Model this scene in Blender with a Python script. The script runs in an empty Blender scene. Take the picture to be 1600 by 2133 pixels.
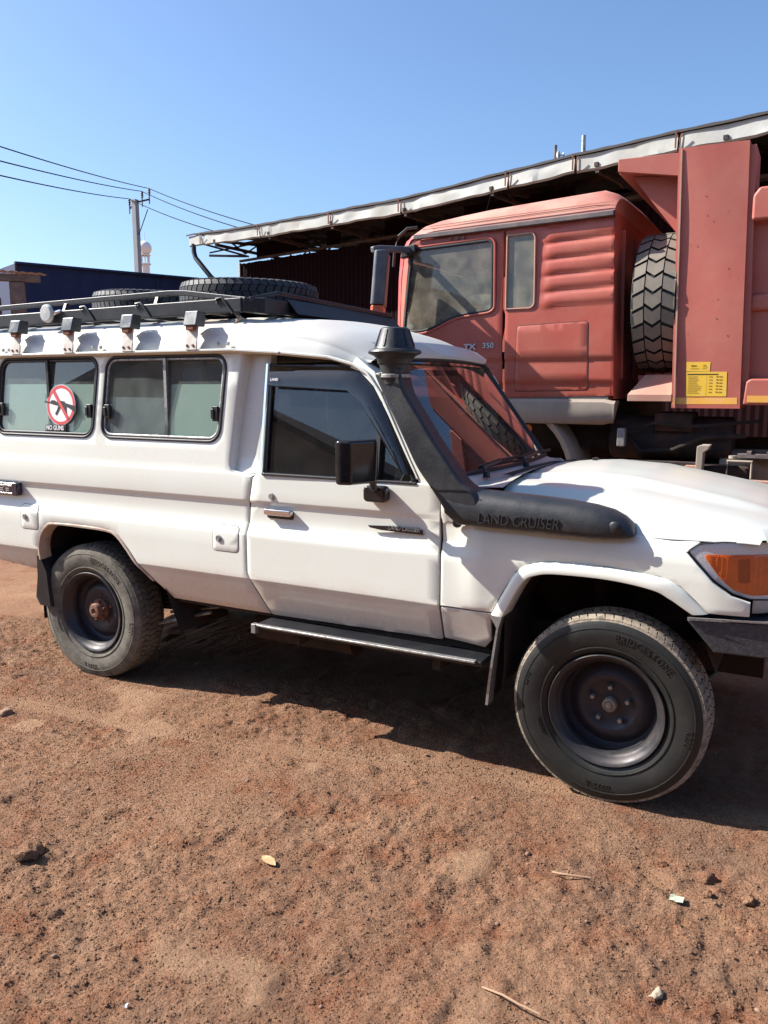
import bpy, math, random
import numpy as np
from mathutils import Vector, Matrix
from mathutils.geometry import delaunay_2d_cdt
random.seed(7); rng = np.random.default_rng(7)
D = bpy.data; SC = bpy.context.scene; COL = SC.collection
rad = math.radians

# ------------------------------------------------------------ camera
cam_d = D.cameras.new('camera'); cam = D.objects.new('camera', cam_d); COL.objects.link(cam); SC.camera = cam
yaw, pitch, roll = 0.4933, 0.1522, 0.002
cy, sy = math.cos(yaw), math.sin(yaw)
fw = Vector((-sy*math.cos(pitch), cy*math.cos(pitch), -math.sin(pitch)))
rt = Vector((cy, sy, 0)); up = rt.cross(fw)
rt2 = math.cos(roll)*rt + math.sin(roll)*up; up2 = -math.sin(roll)*rt + math.cos(roll)*up
m = Matrix((( rt2.x, up2.x, -fw.x, 0.70), (rt2.y, up2.y, -fw.y, -4.0492), (rt2.z, up2.z, -fw.z, 1.6888), (0, 0, 0, 1)))
cam.matrix_world = m
cam_d.sensor_fit = 'VERTICAL'; cam_d.sensor_height = 36; cam_d.lens = 1700.0/2133.0*36
cam_d.clip_start = .05; cam_d.clip_end = 3000

# ------------------------------------------------------------ light
SUN = Vector((-1.2, -.35, 1.0)).normalized()
w = D.worlds.new('World'); SC.world = w; w.use_nodes = True
nt = w.node_tree; bg = nt.nodes['Background']
sky = nt.nodes.new('ShaderNodeTexSky'); sky.sky_type = 'NISHITA'; sky.sun_disc = False
sky.sun_elevation = math.asin(SUN.z); sky.sun_rotation = math.atan2(SUN.x, SUN.y)
sky.air_density = 1.0; sky.dust_density = 1.4; sky.ozone_density = 6.0; sky.altitude = 0
nt.links.new(sky.outputs[0], bg.inputs[0]); bg.inputs[1].default_value = .098
sun_d = D.lights.new('sun', 'SUN'); sun_d.energy = 5.0; sun_d.angle = rad(.5); sun_d.color = (1, .95, .88)
sun = D.objects.new('sun', sun_d); COL.objects.link(sun); sun.rotation_euler = SUN.to_track_quat('Z', 'Y').to_euler()
SC.view_settings.view_transform = 'Standard'; SC.view_settings.look = 'None'
SC.view_settings.exposure = 1.10; SC.view_settings.gamma = 1; SC.view_settings.use_curve_mapping = False
SC.render.engine = 'CYCLES'; SC.cycles.max_bounces = 8; SC.cycles.diffuse_bounces = 2; SC.cycles.transparent_max_bounces = 12; SC.cycles.use_denoising = True
SC.cycles.caustics_reflective = False; SC.cycles.caustics_refractive = False

# ------------------------------------------------------------ materials
def mat(name, col, rough=.5, metal=0, dirt=None, dirt_amt=0, dirt_scale=6, bump=0, bump_scale=60, var=0, var_scale=8,
        spec=.5, coat=0, dirt_shade_z=None, noise_rough=0, translucent=None):
    M = D.materials.new(name); M.use_nodes = True; t = M.node_tree; N = t.nodes; L = t.links
    b = N['Principled BSDF']; b.inputs['Roughness'].default_value = rough; b.inputs['Metallic'].default_value = metal
    b.inputs['Specular IOR Level'].default_value = spec; b.inputs['Coat Weight'].default_value = coat
    b.inputs['Coat Roughness'].default_value = .075
    b.inputs['Base Color'].default_value = (*col, 1)
    g = N.new('ShaderNodeNewGeometry'); src = b.inputs['Base Color']; cur = None
    def noise(scale, det=5, ro=.6, off=0):
        n = N.new('ShaderNodeTexNoise'); n.inputs['Scale'].default_value = scale; n.inputs['Detail'].default_value = det
        n.inputs['Roughness'].default_value = ro
        if off:
            a = N.new('ShaderNodeVectorMath'); a.operation = 'ADD'; a.inputs[1].default_value = (off, off*.7, off*1.3)
            L.new(g.outputs['Position'], a.inputs[0]); L.new(a.outputs[0], n.inputs['Vector'])
        else: L.new(g.outputs['Position'], n.inputs['Vector'])
        return n
    if var:
        n = noise(var_scale, 6); mx = N.new('ShaderNodeMix'); mx.data_type = 'RGBA'
        mx.inputs[6].default_value = (*[c*(1-var) for c in col], 1); mx.inputs[7].default_value = (*[min(1, c*(1+var)) for c in col], 1)
        r = N.new('ShaderNodeMapRange'); r.inputs[1].default_value = .3; r.inputs[2].default_value = .7
        L.new(n.outputs[0], r.inputs[0]); L.new(r.outputs[0], mx.inputs[0]); cur = mx.outputs[2]
    fac = None
    if dirt:
        n = noise(dirt_scale, 8, .68, 3.3); r = N.new('ShaderNodeMapRange')
        r.inputs[1].default_value = .42; r.inputs[2].default_value = .72; r.inputs[4].default_value = dirt_amt
        L.new(n.outputs[0], r.inputs[0]); fac = r.outputs[0]
        if dirt_shade_z:
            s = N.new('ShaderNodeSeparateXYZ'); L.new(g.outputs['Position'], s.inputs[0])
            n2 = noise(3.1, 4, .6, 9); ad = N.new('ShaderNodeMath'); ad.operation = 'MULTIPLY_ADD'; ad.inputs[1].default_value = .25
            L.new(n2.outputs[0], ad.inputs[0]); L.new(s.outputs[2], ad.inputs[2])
            rz = N.new('ShaderNodeMapRange'); rz.inputs[1].default_value = dirt_shade_z[1]+.12; rz.inputs[2].default_value = dirt_shade_z[0]+.12
            rz.inputs[3].default_value = 0; rz.inputs[4].default_value = dirt_shade_z[2]
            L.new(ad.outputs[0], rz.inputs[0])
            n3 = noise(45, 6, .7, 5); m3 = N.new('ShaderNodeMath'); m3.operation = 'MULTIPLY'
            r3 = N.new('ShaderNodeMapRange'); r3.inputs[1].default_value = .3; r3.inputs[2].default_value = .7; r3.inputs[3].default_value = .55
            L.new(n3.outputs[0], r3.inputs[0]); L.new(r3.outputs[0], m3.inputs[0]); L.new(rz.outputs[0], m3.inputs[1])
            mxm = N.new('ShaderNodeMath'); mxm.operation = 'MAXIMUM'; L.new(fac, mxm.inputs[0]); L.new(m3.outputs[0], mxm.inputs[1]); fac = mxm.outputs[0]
        mx = N.new('ShaderNodeMix'); mx.data_type = 'RGBA'
        if cur: L.new(cur, mx.inputs[6])
        else: mx.inputs[6].default_value = (*col, 1)
        mx.inputs[7].default_value = (*dirt, 1); L.new(fac, mx.inputs[0]); cur = mx.outputs[2]
        rr = N.new('ShaderNodeMapRange'); rr.inputs[3].default_value = rough; rr.inputs[4].default_value = min(1, rough+.6)
        L.new(fac, rr.inputs[0]); L.new(rr.outputs[0], b.inputs['Roughness'])
    if cur: L.new(cur, src)
    if bump:
        n = noise(bump_scale, 5, .65, 1.7); bp = N.new('ShaderNodeBump'); bp.inputs['Strength'].default_value = 1
        bp.inputs['Distance'].default_value = bump; L.new(n.outputs[0], bp.inputs['Height']); L.new(bp.outputs[0], b.inputs['Normal'])
    return M

def glass(name, tint, dust=(.4, .36, .3), dust_amt=.06, rough=.0, refl=1.7):
    M = D.materials.new(name); M.use_nodes = True; t = M.node_tree; N = t.nodes; L = t.links
    N.remove(N['Principled BSDF']); out = N['Material Output']
    g = N.new('ShaderNodeNewGeometry'); tr = N.new('ShaderNodeBsdfTransparent'); tr.inputs[0].default_value = (*tint, 1)
    gl = N.new('ShaderNodeBsdfGlossy'); gl.inputs['Roughness'].default_value = rough; gl.inputs[0].default_value = (1, 1, 1, 1)
    ior = N.new('ShaderNodeMapRange'); ior.inputs[3].default_value = 1.52; ior.inputs[4].default_value = 1/1.52
    L.new(g.outputs['Backfacing'], ior.inputs[0]); fr = N.new('ShaderNodeFresnel'); L.new(ior.outputs[0], fr.inputs[0])
    mu = N.new('ShaderNodeMath'); mu.operation = 'MULTIPLY'; mu.use_clamp = True; mu.inputs[1].default_value = refl; L.new(fr.outputs[0], mu.inputs[0])
    m1 = N.new('ShaderNodeMixShader'); L.new(mu.outputs[0], m1.inputs[0]); L.new(tr.outputs[0], m1.inputs[1]); L.new(gl.outputs[0], m1.inputs[2])
    df = N.new('ShaderNodeBsdfDiffuse'); df.inputs[0].default_value = (*dust, 1)
    n = N.new('ShaderNodeTexNoise'); n.inputs['Scale'].default_value = 9; n.inputs['Detail'].default_value = 8; L.new(g.outputs['Position'], n.inputs['Vector'])
    r = N.new('ShaderNodeMapRange'); r.inputs[1].default_value = .3; r.inputs[2].default_value = .75; r.inputs[3].default_value = dust_amt*.5; r.inputs[4].default_value = dust_amt*1.5
    L.new(n.outputs[0], r.inputs[0]); m2 = N.new('ShaderNodeMixShader'); L.new(r.outputs[0], m2.inputs[0]); L.new(m1.outputs[0], m2.inputs[1]); L.new(df.outputs[0], m2.inputs[2])
    L.new(m2.outputs[0], out.inputs[0]); return M

DUST = (.36, .22, .14)
M_white = mat('white_paint', (.73, .75, .68), .24, dirt=(.56, .37, .25), dirt_amt=.10, dirt_scale=2.2, coat=.35, dirt_shade_z=(.62, .80, .62), bump=.0006, bump_scale=3.5)  # tan towards the bottom: some dust, plus the lower panel's shade painted in
M_hood = mat('bonnet_paint', (.53, .545, .50), .25, dirt=(.5, .44, .36), dirt_amt=.05, dirt_scale=3, coat=.12, bump=.0006, bump_scale=3)
M_roofp = mat('roof_paint', (.58, .58, .54), .35, dirt=(.60, .38, .25), dirt_amt=.35, dirt_scale=2.5)
M_blackplastic = mat('black_plastic', (.012, .013, .016), .38, dirt=(.12, .10, .09), dirt_amt=.12, dirt_scale=7, bump=.0008, bump_scale=40)
M_snorkel = mat('snorkel_plastic', (.017, .019, .022), .40, dirt=(.09, .085, .08), dirt_amt=.30, dirt_scale=5, bump=.001, bump_scale=90)
M_gloss_black = mat('glossy_black', (.01, .01, .012), .12, dirt=(.2, .17, .14), dirt_amt=.08, dirt_scale=8)
M_rubber = mat('seal_rubber', (.018, .018, .02), .5)
M_tyre = mat('tyre_rubber', (.009, .0105, .0105), .55, dirt=(.10, .085, .065), dirt_amt=.12, dirt_scale=9, bump=.0008, bump_scale=120)
M_tyre_rear = mat('dusty_tyre_rubber', (.16, .145, .115), .85, dirt=(.035, .034, .030), dirt_amt=.8, dirt_scale=16, bump=.0012, bump_scale=90)
M_tyre_dusty = mat('tread_rubber_dust', (.30, .245, .185), .9, dirt=(.04, .036, .034), dirt_amt=.95, dirt_scale=22, bump=.0015, bump_scale=70)
M_spare = mat('weathered_tyre', (.018, .020, .025), .6, dirt=(.12, .12, .12), dirt_amt=.4, dirt_scale=10, bump=.001, bump_scale=80)
M_trucktyre = mat('truck_tyre_rubber', (.20, .17, .135), .85, dirt=(.10, .09, .08), dirt_amt=.5, dirt_scale=8, bump=.001, bump_scale=60)
M_rim = mat('dark_steel_rim', (.042, .041, .050), .45, metal=.3, dirt=(.08, .055, .045), dirt_amt=.3, dirt_scale=9)
M_rimlip = mat('grey_steel_lip', (.045, .043, .048), .4, metal=.5, dirt=(.09, .07, .055), dirt_amt=.4, dirt_scale=14)
M_hubrust = mat('rusty_hub', (.16, .065, .035), .75, dirt=(.32, .2, .13), dirt_amt=.6, dirt_scale=40, bump=.002, bump_scale=70)
M_chrome = mat('chrome', (.75, .75, .78), .12, metal=1, dirt=(.3, .25, .2), dirt_amt=.15)
M_steel = mat('worn_steel', (.42, .42, .41), .4, metal=.8, dirt=(.10, .09, .08), dirt_amt=.8, dirt_scale=26, bump=.0015, bump_scale=70)
M_bumper = mat('black_bumper', (.035, .036, .04), .5, dirt=(.4, .38, .36), dirt_amt=.12, dirt_scale=60, bump=.002, bump_scale=160)
M_under = mat('underbody', (.018, .014, .012), .95, dirt=(.09, .045, .03), dirt_amt=.5, dirt_scale=6)
M_inner = mat('wheel_housing', (.022, .016, .013), .9, dirt=(.10, .05, .035), dirt_amt=.5, dirt_scale=8)
M_lip = mat('dusty_arch_lip', (.50, .40, .32), .7, dirt=(.25, .15, .1), dirt_amt=.7, dirt_scale=14)
M_interior = mat('interior_grey', (.16, .16, .16), .8)
M_seat = mat('seat_cloth', (.05, .05, .055), .9)
M_green = mat('green_film', (.40, .54, .46), .5, dirt=(.46, .54, .48), dirt_amt=.4, dirt_scale=3)
M_greyfilm = mat('grey_film', (.12, .14, .155), .6, dirt=(.3, .3, .3), dirt_amt=.2, dirt_scale=5)
M_rearglass = glass('cabin_glass', (.82, .88, .85), dust=(.40, .47, .43), dust_amt=.15)
M_doorglass = glass('door_glass', (.52, .56, .57), dust_amt=.025)
M_windscreen = glass('windscreen_glass', (.42, .44, .43), dust_amt=.05)
M_truckglass = glass('truck_glass', (.55, .58, .52), dust=(.46, .42, .32), dust_amt=.32, refl=1.6)
M_visor = glass('smoked_visor', (.07, .07, .08), dust_amt=.03)
M_lens_clear = mat('lamp_lens_clear', (.62, .65, .68), .12, metal=.25, bump=.004, bump_scale=160, coat=.6)
M_lens_orange = mat('lamp_lens_orange', (.58, .10, .012), .18, coat=.8, bump=.002, bump_scale=200, var=.2, var_scale=12)
M_red = mat('truck_red', (.43, .085, .055), .42, dirt=(.50, .26, .17), dirt_amt=.32, dirt_scale=1.6, var=.08, var_scale=3, bump=.0012, bump_scale=2.5, coat=.1)
M_redbox = mat('tipper_red', (.42, .100, .072), .48, dirt=(.50, .26, .18), dirt_amt=.32, dirt_scale=1.3, var=.08, var_scale=2, bump=.002, bump_scale=3)
M_dustred = mat('dusty_red', (.44, .22, .16), .8, dirt=(.55, .40, .30), dirt_amt=.7, dirt_scale=3)
M_tan = mat('dusty_fender', (.30, .25, .20), .75, dirt=(.45, .38, .30), dirt_amt=.6, dirt_scale=4)
M_trimgrey = mat('grey_trim', (.12, .10, .10), .6, dirt=(.4, .3, .24), dirt_amt=.5, dirt_scale=5)
M_amber = mat('amber_stripe', (.80, .40, .06), .5, dirt=(.6, .42, .3), dirt_amt=.4, dirt_scale=8)
M_stick_y = mat('yellow_sticker', (.78, .48, .03), .5, dirt=(.62, .42, .22), dirt_amt=.35, dirt_scale=18)
M_print = mat('black_print', (.012, .010, .010), .6)
M_stick_w = mat('white_sticker', (.78, .78, .80), .5)
M_stick_r = mat('red_sticker', (.62, .07, .07), .5)
M_letter = mat('silver_letter', (.6, .6, .62), .3, metal=.5)
M_mirrorcase = mat('mirror_housing', (.07, .08, .10), .5, dirt=(.3, .26, .22), dirt_amt=.35, dirt_scale=6)
M_fascia = mat('galvanised_sheet', (.36, .37, .35), .5, metal=.1, dirt=(.30, .26, .20), dirt_amt=.5, dirt_scale=1.6, bump=.006, bump_scale=3)
M_rooft = mat('dark_roof_sheet', (.03, .025, .028), .7, dirt=(.07, .045, .035), dirt_amt=.4)
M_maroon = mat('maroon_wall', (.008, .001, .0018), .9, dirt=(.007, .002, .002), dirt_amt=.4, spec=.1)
M_darksteel = mat('dark_steel', (.022, .018, .018), .8, dirt=(.25, .1, .05), dirt_amt=.4)
M_rust = mat('rusty_strap', (.20, .08, .045), .8)
M_navy = mat('navy_wall', (.007, .018, .070), .8, dirt=(.03, .04, .08), dirt_amt=.4)
M_wood = mat('weathered_wood', (.14, .10, .085), .9, dirt=(.3, .24, .2), dirt_amt=.5, dirt_scale=14, bump=.004, bump_scale=30)
M_concrete = mat('pole_concrete', (.30, .31, .33), .9, dirt=(.2, .2, .2), dirt_amt=.4)
M_plaster = mat('white_plaster', (.75, .74, .70), .8)
M_wire = mat('cable_black', (.012, .012, .014), .9, spec=.1)
M_rock = mat('rock', (.20, .12, .075), .95, dirt=(.34, .21, .14), dirt_amt=.6, dirt_scale=9, bump=.003, bump_scale=60, var=.3, var_scale=5)
M_leaf = mat('dry_leaf', (.42, .27, .13), .7, var=.25, var_scale=40)
M_twig = mat('dry_twig', (.38, .24, .15), .8)
M_paper = mat('pale_green_paper', (.40, .46, .32), .7)
M_foil = mat('foil_scrap', (.95, .95, .98), .15, metal=1)
M_curtain = mat('cream_curtain', (.62, .55, .40), .8, bump=.01, bump_scale=10)
M_cream = mat('cream_wall', (.42, .38, .31), .9)
M_tin = mat('corrugated_tin', (.30, .26, .24), .6, metal=.3, dirt=(.25, .12, .07), dirt_amt=.6)
M_green_leaf = mat('tree_foliage', (.06, .10, .03), .8, var=.4, var_scale=4)

# ------------------------------------------------------------ helpers
def link(o, parent=None):
    COL.objects.link(o)
    if parent: o.parent = parent
    return o
def tag(o, label=None, cat=None, group=None, kind=None):
    if label: o['label'] = label
    if cat: o['category'] = cat
    if group: o['group'] = group
    if kind: o['kind'] = kind
    return o
def empty(name, loc=(0, 0, 0), parent=None):
    o = D.objects.new(name, None); o.location = loc; o.empty_display_size = .1
    return link(o, parent)
def copy_tree(o, parent=None):
    c = o.copy(); COL.objects.link(c); c.parent = parent
    for ch in list(o.children): copy_tree(ch, c)
    return c
class MB:
    def __init__(s): s.v = []; s.f = []
    def add(s, vs, fs):
        n = len(s.v); s.v += [tuple(map(float, v)) for v in vs]; s.f += [tuple(i+n for i in f) for f in fs]; return s
    def box(s, x0, x1, y0, y1, z0, z1):
        return s.add([(x0,y0,z0),(x1,y0,z0),(x1,y1,z0),(x0,y1,z0),(x0,y0,z1),(x1,y0,z1),(x1,y1,z1),(x0,y1,z1)],
                     [(0,3,2,1),(4,5,6,7),(0,1,5,4),(1,2,6,5),(2,3,7,6),(3,0,4,7)])
    def prism(s, poly, a0, a1, ax='y'):
        """polygon in the two other axes, extruded along ax"""
        n = len(poly)
        def P(p, a): return {'y': (p[0], a, p[1]), 'x': (a, p[0], p[1]), 'z': (p[0], p[1], a)}[ax]
        area = sum(poly[i][0]*poly[(i+1)%n][1]-poly[(i+1)%n][0]*poly[i][1] for i in range(n))
        if area < 0: poly = poly[::-1]
        vs = [P(p, a0) for p in poly]+[P(p, a1) for p in poly]
        fl = ax == 'y'
        c0 = tuple(range(n)); c1 = tuple(range(2*n-1, n-1, -1)); fs = [c0, c1] if fl else [c0[::-1], c1[::-1]]
        for i in range(n):
            j = (i+1) % n; q = (i, i+n, j+n, j); fs.append(q if fl else q[::-1])
        return s.add(vs, fs)
    def sweep(s, path, sec, closed=False, upv=(0, 0, 1), caps=True):
        """section: list of (a,b) in (side, up) frame"""
        P = [Vector(p) for p in path]; n = len(P); k = len(sec); vs = []; U = Vector(upv)
        for i in range(n):
            a = P[(i-1) % n] if closed or i > 0 else P[i]; b = P[(i+1) % n] if closed or i < n-1 else P[i]
            t = (b-a).normalized(); u = U
            if abs(t.dot(U)) > .95: u = Vector((1, 0, 0)) if abs(t.x) < .9 else Vector((0, 1, 0))
            sd = t.cross(u).normalized(); uu = sd.cross(t).normalized()
            d = 1.0
            if 0 < i < n-1 or closed:
                c = (P[i]-a).normalized().dot((b-P[i]).normalized()); d = 1/max(.5, math.sqrt(max(.01, (1+c)/2)))
            for (x, y) in sec: vs.append(P[i]+sd*x*d+uu*y*d)
        fs = []
        for i in range(n if closed else n-1):
            j = (i+1) % n
            for q in range(k):
                r = (q+1) % k; fs.append((i*k+q, i*k+r, j*k+r, j*k+q))
        if caps and not closed: fs += [tuple(range(k))[::-1], tuple((n-1)*k+q for q in range(k))]
        return s.add(vs, fs)
    def tube(s, path, r, n=8, closed=False, caps=True):
        return s.sweep(path, [(r*math.cos(2*math.pi*i/n), r*math.sin(2*math.pi*i/n)) for i in range(n)], closed, caps=caps)
    def bar(s, path, wd, ht, closed=False, upv=(0, 0, 1)):
        return s.sweep(path, [(-wd/2,-ht/2),(wd/2,-ht/2),(wd/2,ht/2),(-wd/2,ht/2)], closed, upv)
    def lathe(s, prof, c, ax='y', n=48, a0=0, a1=2*math.pi, close=False):
        """prof: list of (radius, height along axis)"""
        full = abs(a1-a0-2*math.pi) < 1e-6; m = n if full else n+1; vs = []; k = len(prof)
        for i in range(m):
            a = a0+(a1-a0)*i/n; ca, sa = math.cos(a), math.sin(a)
            for r, h in prof:
                vs.append({'y': (c[0]+r*ca, c[1]+h, c[2]+r*sa), 'z': (c[0]+r*ca, c[1]+r*sa, c[2]+h), 'x': (c[0]+h, c[1]+r*ca, c[2]+r*sa)}[ax])
        fs = []
        for i in range(n):
            j = (i+1) % m
            for q in range(k if close else k-1):
                r_ = (q+1) % k; f = (i*k+q, i*k+r_, j*k+r_, j*k+q); fs.append(f[::-1] if ax == 'y' else f)
        return s.add(vs, fs)
    def grid(s, G, flip=False):
        R = len(G); C = len(G[0]); vs = [p for row in G for p in row]; fs = []
        for i in range(R-1):
            for j in range(C-1):
                f = (i*C+j, i*C+j+1, (i+1)*C+j+1, (i+1)*C+j); fs.append(f[::-1] if flip else f)
        return s.add(vs, fs)
    def mesh(s, name, ang=35):
        me = D.meshes.new(name); me.from_pydata(s.v, [], s.f); me.validate()
        me.polygons.foreach_set('use_smooth', [ang > 0]*len(me.polygons))
        if 0 < ang < 180: me.set_sharp_from_angle(angle=rad(ang))
        me.update(); return me
    def build(s, name, m_, parent=None, bevel=0, seg=2, ang=35, recalc=False):
        me = s.mesh(name, 180 if bevel else ang); me.materials.append(m_)
        if recalc:
            import bmesh
            bm = bmesh.new(); bm.from_mesh(me); bmesh.ops.remove_doubles(bm, verts=bm.verts, dist=1e-5)
            bmesh.ops.recalc_face_normals(bm, faces=bm.faces); bm.to_mesh(me); bm.free()
            if not bevel: me.set_sharp_from_angle(angle=rad(ang))
        o = D.objects.new(name, me); link(o, parent)
        if bevel:
            b = o.modifiers.new('bevel', 'BEVEL'); b.width = bevel; b.segments = seg; b.limit_method = 'ANGLE'; b.angle_limit = rad(28)
            b.harden_normals = True
        return o
def pip(px, py, poly):
    inside = np.zeros(len(px), bool); n = len(poly)
    for i in range(n):
        x0, y0 = poly[i]; x1, y1 = poly[(i+1) % n]
        if y0 == y1: continue
        c = ((y0 > py) != (y1 > py)) & (px < (x1-x0)*(py-y0)/(y1-y0)+x0); inside ^= c
    return inside
def resample(poly, d):
    out = []
    n = len(poly)
    for i in range(n):
        a = poly[i]; b = poly[(i+1) % n]; L_ = math.hypot(b[0]-a[0], b[1]-a[1]); k = max(1, int(L_/d))
        for j in range(k): out.append((a[0]+(b[0]-a[0])*j/k, a[1]+(b[1]-a[1])*j/k))
    return out
def area2(poly): return sum(poly[i][0]*poly[(i+1)%len(poly)][1]-poly[(i+1)%len(poly)][0]*poly[i][1] for i in range(len(poly)))
def ccw(p): return p if area2(p) > 0 else p[::-1]
def offset(poly, d):
    """positive = inward for ccw polygons"""
    p = ccw(poly); n = len(p); out = []
    for i in range(n):
        a = Vector(p[i-1]); b = Vector(p[i]); c = Vector(p[(i+1) % n])
        e1 = (b-a).normalized(); e2 = (c-b).normalized(); n1 = Vector((-e1.y, e1.x)); n2 = Vector((-e2.y, e2.x))
        k = 1+n1.dot(n2); v = (n1+n2)/max(k, .35); out.append((b.x+v.x*d, b.y+v.y*d))
    return out
def rrect(x0, x1, z0, z1, r, n=5, skew=0):
    out = []
    for cx_, cz_, a in ((x1-r, z1-r, 0), (x0+r, z1-r, 90), (x0+r, z0+r, 180), (x1-r, z0+r, 270)):
        for i in range(n+1):
            t = rad(a+90*i/n); z = cz_+r*math.sin(t); out.append((cx_+r*math.cos(t)+skew*(z-z0)/(z1-z0), z))
    return out
def rounded(poly, r, n=4):
    """round every corner of a polygon; r may be a list"""
    p = ccw(poly); out = []; N_ = len(p)
    for i in range(N_):
        a, b, c = Vector(p[i-1]), Vector(p[i]), Vector(p[(i+1) % N_]); rr = r[i] if isinstance(r, (list, tuple)) else r
        l1, l2 = (a-b).length, (c-b).length; d = min(rr, l1*.49, l2*.49)
        if d < 1e-4: out.append(tuple(b)); continue
        s_ = b+(a-b).normalized()*d; e_ = b+(c-b).normalized()*d
        for k in range(n+1):
            t = k/n; q = s_*(1-t)**2+b*2*t*(1-t)+e_*t**2; out.append((q.x, q.y))
    return out
def panel(name, outline, yf, m_, parent, out=-1, holes=(), creases=(), th=.018, grid=.06, lip=.003, double=True, ang=32, lines=()):
    """sheet over an x-z outline at y = yf(x, z); out = direction of its outer face"""
    O = resample(ccw(outline), .035); H = [resample(ccw(h), .03) for h in holes]
    V = []; Ed = []
    def loop(pts):
        n0 = len(V); V.extend(Vector(p) for p in pts); Ed.extend((n0+i, n0+(i+1) % len(pts)) for i in range(len(pts)))
    loop(O)
    if lip: loop(offset(O, lip))
    for h in H:
        loop(h)
        if lip: loop(offset(h, -lip))
    xs = [p[0] for p in O]; zs = [p[1] for p in O]; x0, x1, z0, z1 = min(xs), max(xs), min(zs), max(zs)
    for z in creases:
        if z0 < z < z1:
            n0 = len(V); k = max(2, int((x1-x0+.1)/grid)); V.extend(Vector((x0-.05+(x1-x0+.1)*i/k, z)) for i in range(k+1)); Ed.extend((n0+i, n0+i+1) for i in range(k))
    for ln in lines:
        n0 = len(V); V.extend(Vector(p) for p in ln); Ed.extend((n0+i, n0+i+1) for i in range(len(ln)-1))
    gx = np.arange(x0+grid/2, x1, grid); gz = np.arange(z0+grid/2, z1, grid)
    gp = np.array([(a, b) for a in gx for b in gz if all(abs(b-c) > grid*.2 for c in creases)]) if len(gx) and len(gz) else np.zeros((0, 2))
    if len(gp):
        k = pip(gp[:, 0], gp[:, 1], offset(O, .012))
        for h in H: k &= ~pip(gp[:, 0], gp[:, 1], offset(h, -.012))
        V.extend(Vector(p) for p in gp[k])
    r = delaunay_2d_cdt(V, Ed, [], 0, 1e-6)
    P2 = np.array([tuple(v) for v in r[0]]); F = np.array([f for f in r[2] if len(f) == 3])
    C = P2[F].mean(axis=1); k = pip(C[:, 0], C[:, 1], O)
    for h in H: k &= ~pip(C[:, 0], C[:, 1], h)
    a_ = P2[F]; ar = (a_[:,1,0]-a_[:,0,0])*(a_[:,2,1]-a_[:,0,1])-(a_[:,2,0]-a_[:,0,0])*(a_[:,1,1]-a_[:,0,1]); k &= abs(ar) > 1e-9
    F = F[k]; ar = ar[k]; F[ar < 0] = F[ar < 0][:, ::-1]
    used = np.unique(F); mp = -np.ones(len(P2), int); mp[used] = np.arange(len(used)); F = mp[F]; P2 = P2[used]
    cnt = {}
    for f in F:
        for i in range(3):
            e = (f[i], f[(i+1) % 3]); cnt[e] = 1
    bd = [e for e in cnt if (e[1], e[0]) not in cnt]
    Y = yf(P2[:, 0], P2[:, 1]); bi = sorted({i for e in bd for i in e}); Yo = Y.copy()
    if lip: Yo[bi] -= out*lip*.6
    vs = [(P2[i, 0], Yo[i], P2[i, 1]) for i in range(len(P2))]; fs = [tuple(f) for f in F]
    mb = MB(); mb.v = vs; mb.f = fs
    if th:
        n = len(vs); bm_ = {b: n+i for i, b in enumerate(bi)}
        mb.v += [(P2[b, 0], Y[b]-out*th, P2[b, 1]) for b in bi]
        mb.f += [(e[1], e[0], bm_[e[0]], bm_[e[1]]) for e in bd]
        if double:
            n2 = len(mb.v); inner = [i for i in range(len(P2)) if i not in bm_]
            im = dict(bm_); im.update({q: n2+i for i, q in enumerate(inner)})
            mb.v += [(P2[q, 0], Y[q]-out*th, P2[q, 1]) for q in inner]
            mb.f += [(im[f[2]], im[f[1]], im[f[0]]) for f in F]
    if out > 0: mb.f = [f[::-1] for f in mb.f]
    return mb.build(name, m_, parent, ang=ang)
def ring(name, loop, yf, wd, m_, parent, out=-1, proud=.006, depth=.02):
    """rounded gasket that follows a loop in x-z"""
    p = resample(ccw(loop), .04); secs = [(-wd/2, -depth), (-wd/2, proud*.5), (-wd/4, proud), (wd/4, proud), (wd/2, proud*.5), (wd/2, -depth)]
    rows = []
    for a, h in secs:
        q = offset(p, a); q.append(q[0]); X = np.array([t[0] for t in q]); Z = np.array([t[1] for t in q])
        rows.append([(X[i], yf(X[i:i+1], Z[i:i+1])[0]+out*h, Z[i]) for i in range(len(q))])
    mb = MB(); mb.grid(rows, flip=(out < 0)); return mb.build(name, m_, parent, ang=60)
def text(name, body, size, m_, parent, pos, rotz=0, ext=.002, shear=0, sx=1, align='CENTER', rx=90, build=True, bold=0):
    cu = D.curves.new(name, 'FONT'); cu.body = body; cu.size = size; cu.extrude = ext; cu.shear = shear; cu.align_x = align; cu.align_y = 'CENTER'
    cu.resolution_u = 3; cu.offset = bold
    o = D.objects.new(name, cu); COL.objects.link(o); bpy.context.view_layer.update()
    me = D.meshes.new_from_object(o); D.objects.remove(o); D.curves.remove(cu)
    if not build: return me
    me.materials.clear(); me.materials.append(m_); me.name = name
    me.transform(Matrix.Translation(pos) @ Matrix.Rotation(rad(rotz), 4, 'Z') @ Matrix.Rotation(rad(rx), 4, 'X') @ Matrix.Diagonal((sx, 1, 1, 1)))
    return link(D.objects.new(name, me), parent)
def const(y): return lambda x, z: np.full(len(x), float(y))

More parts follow.
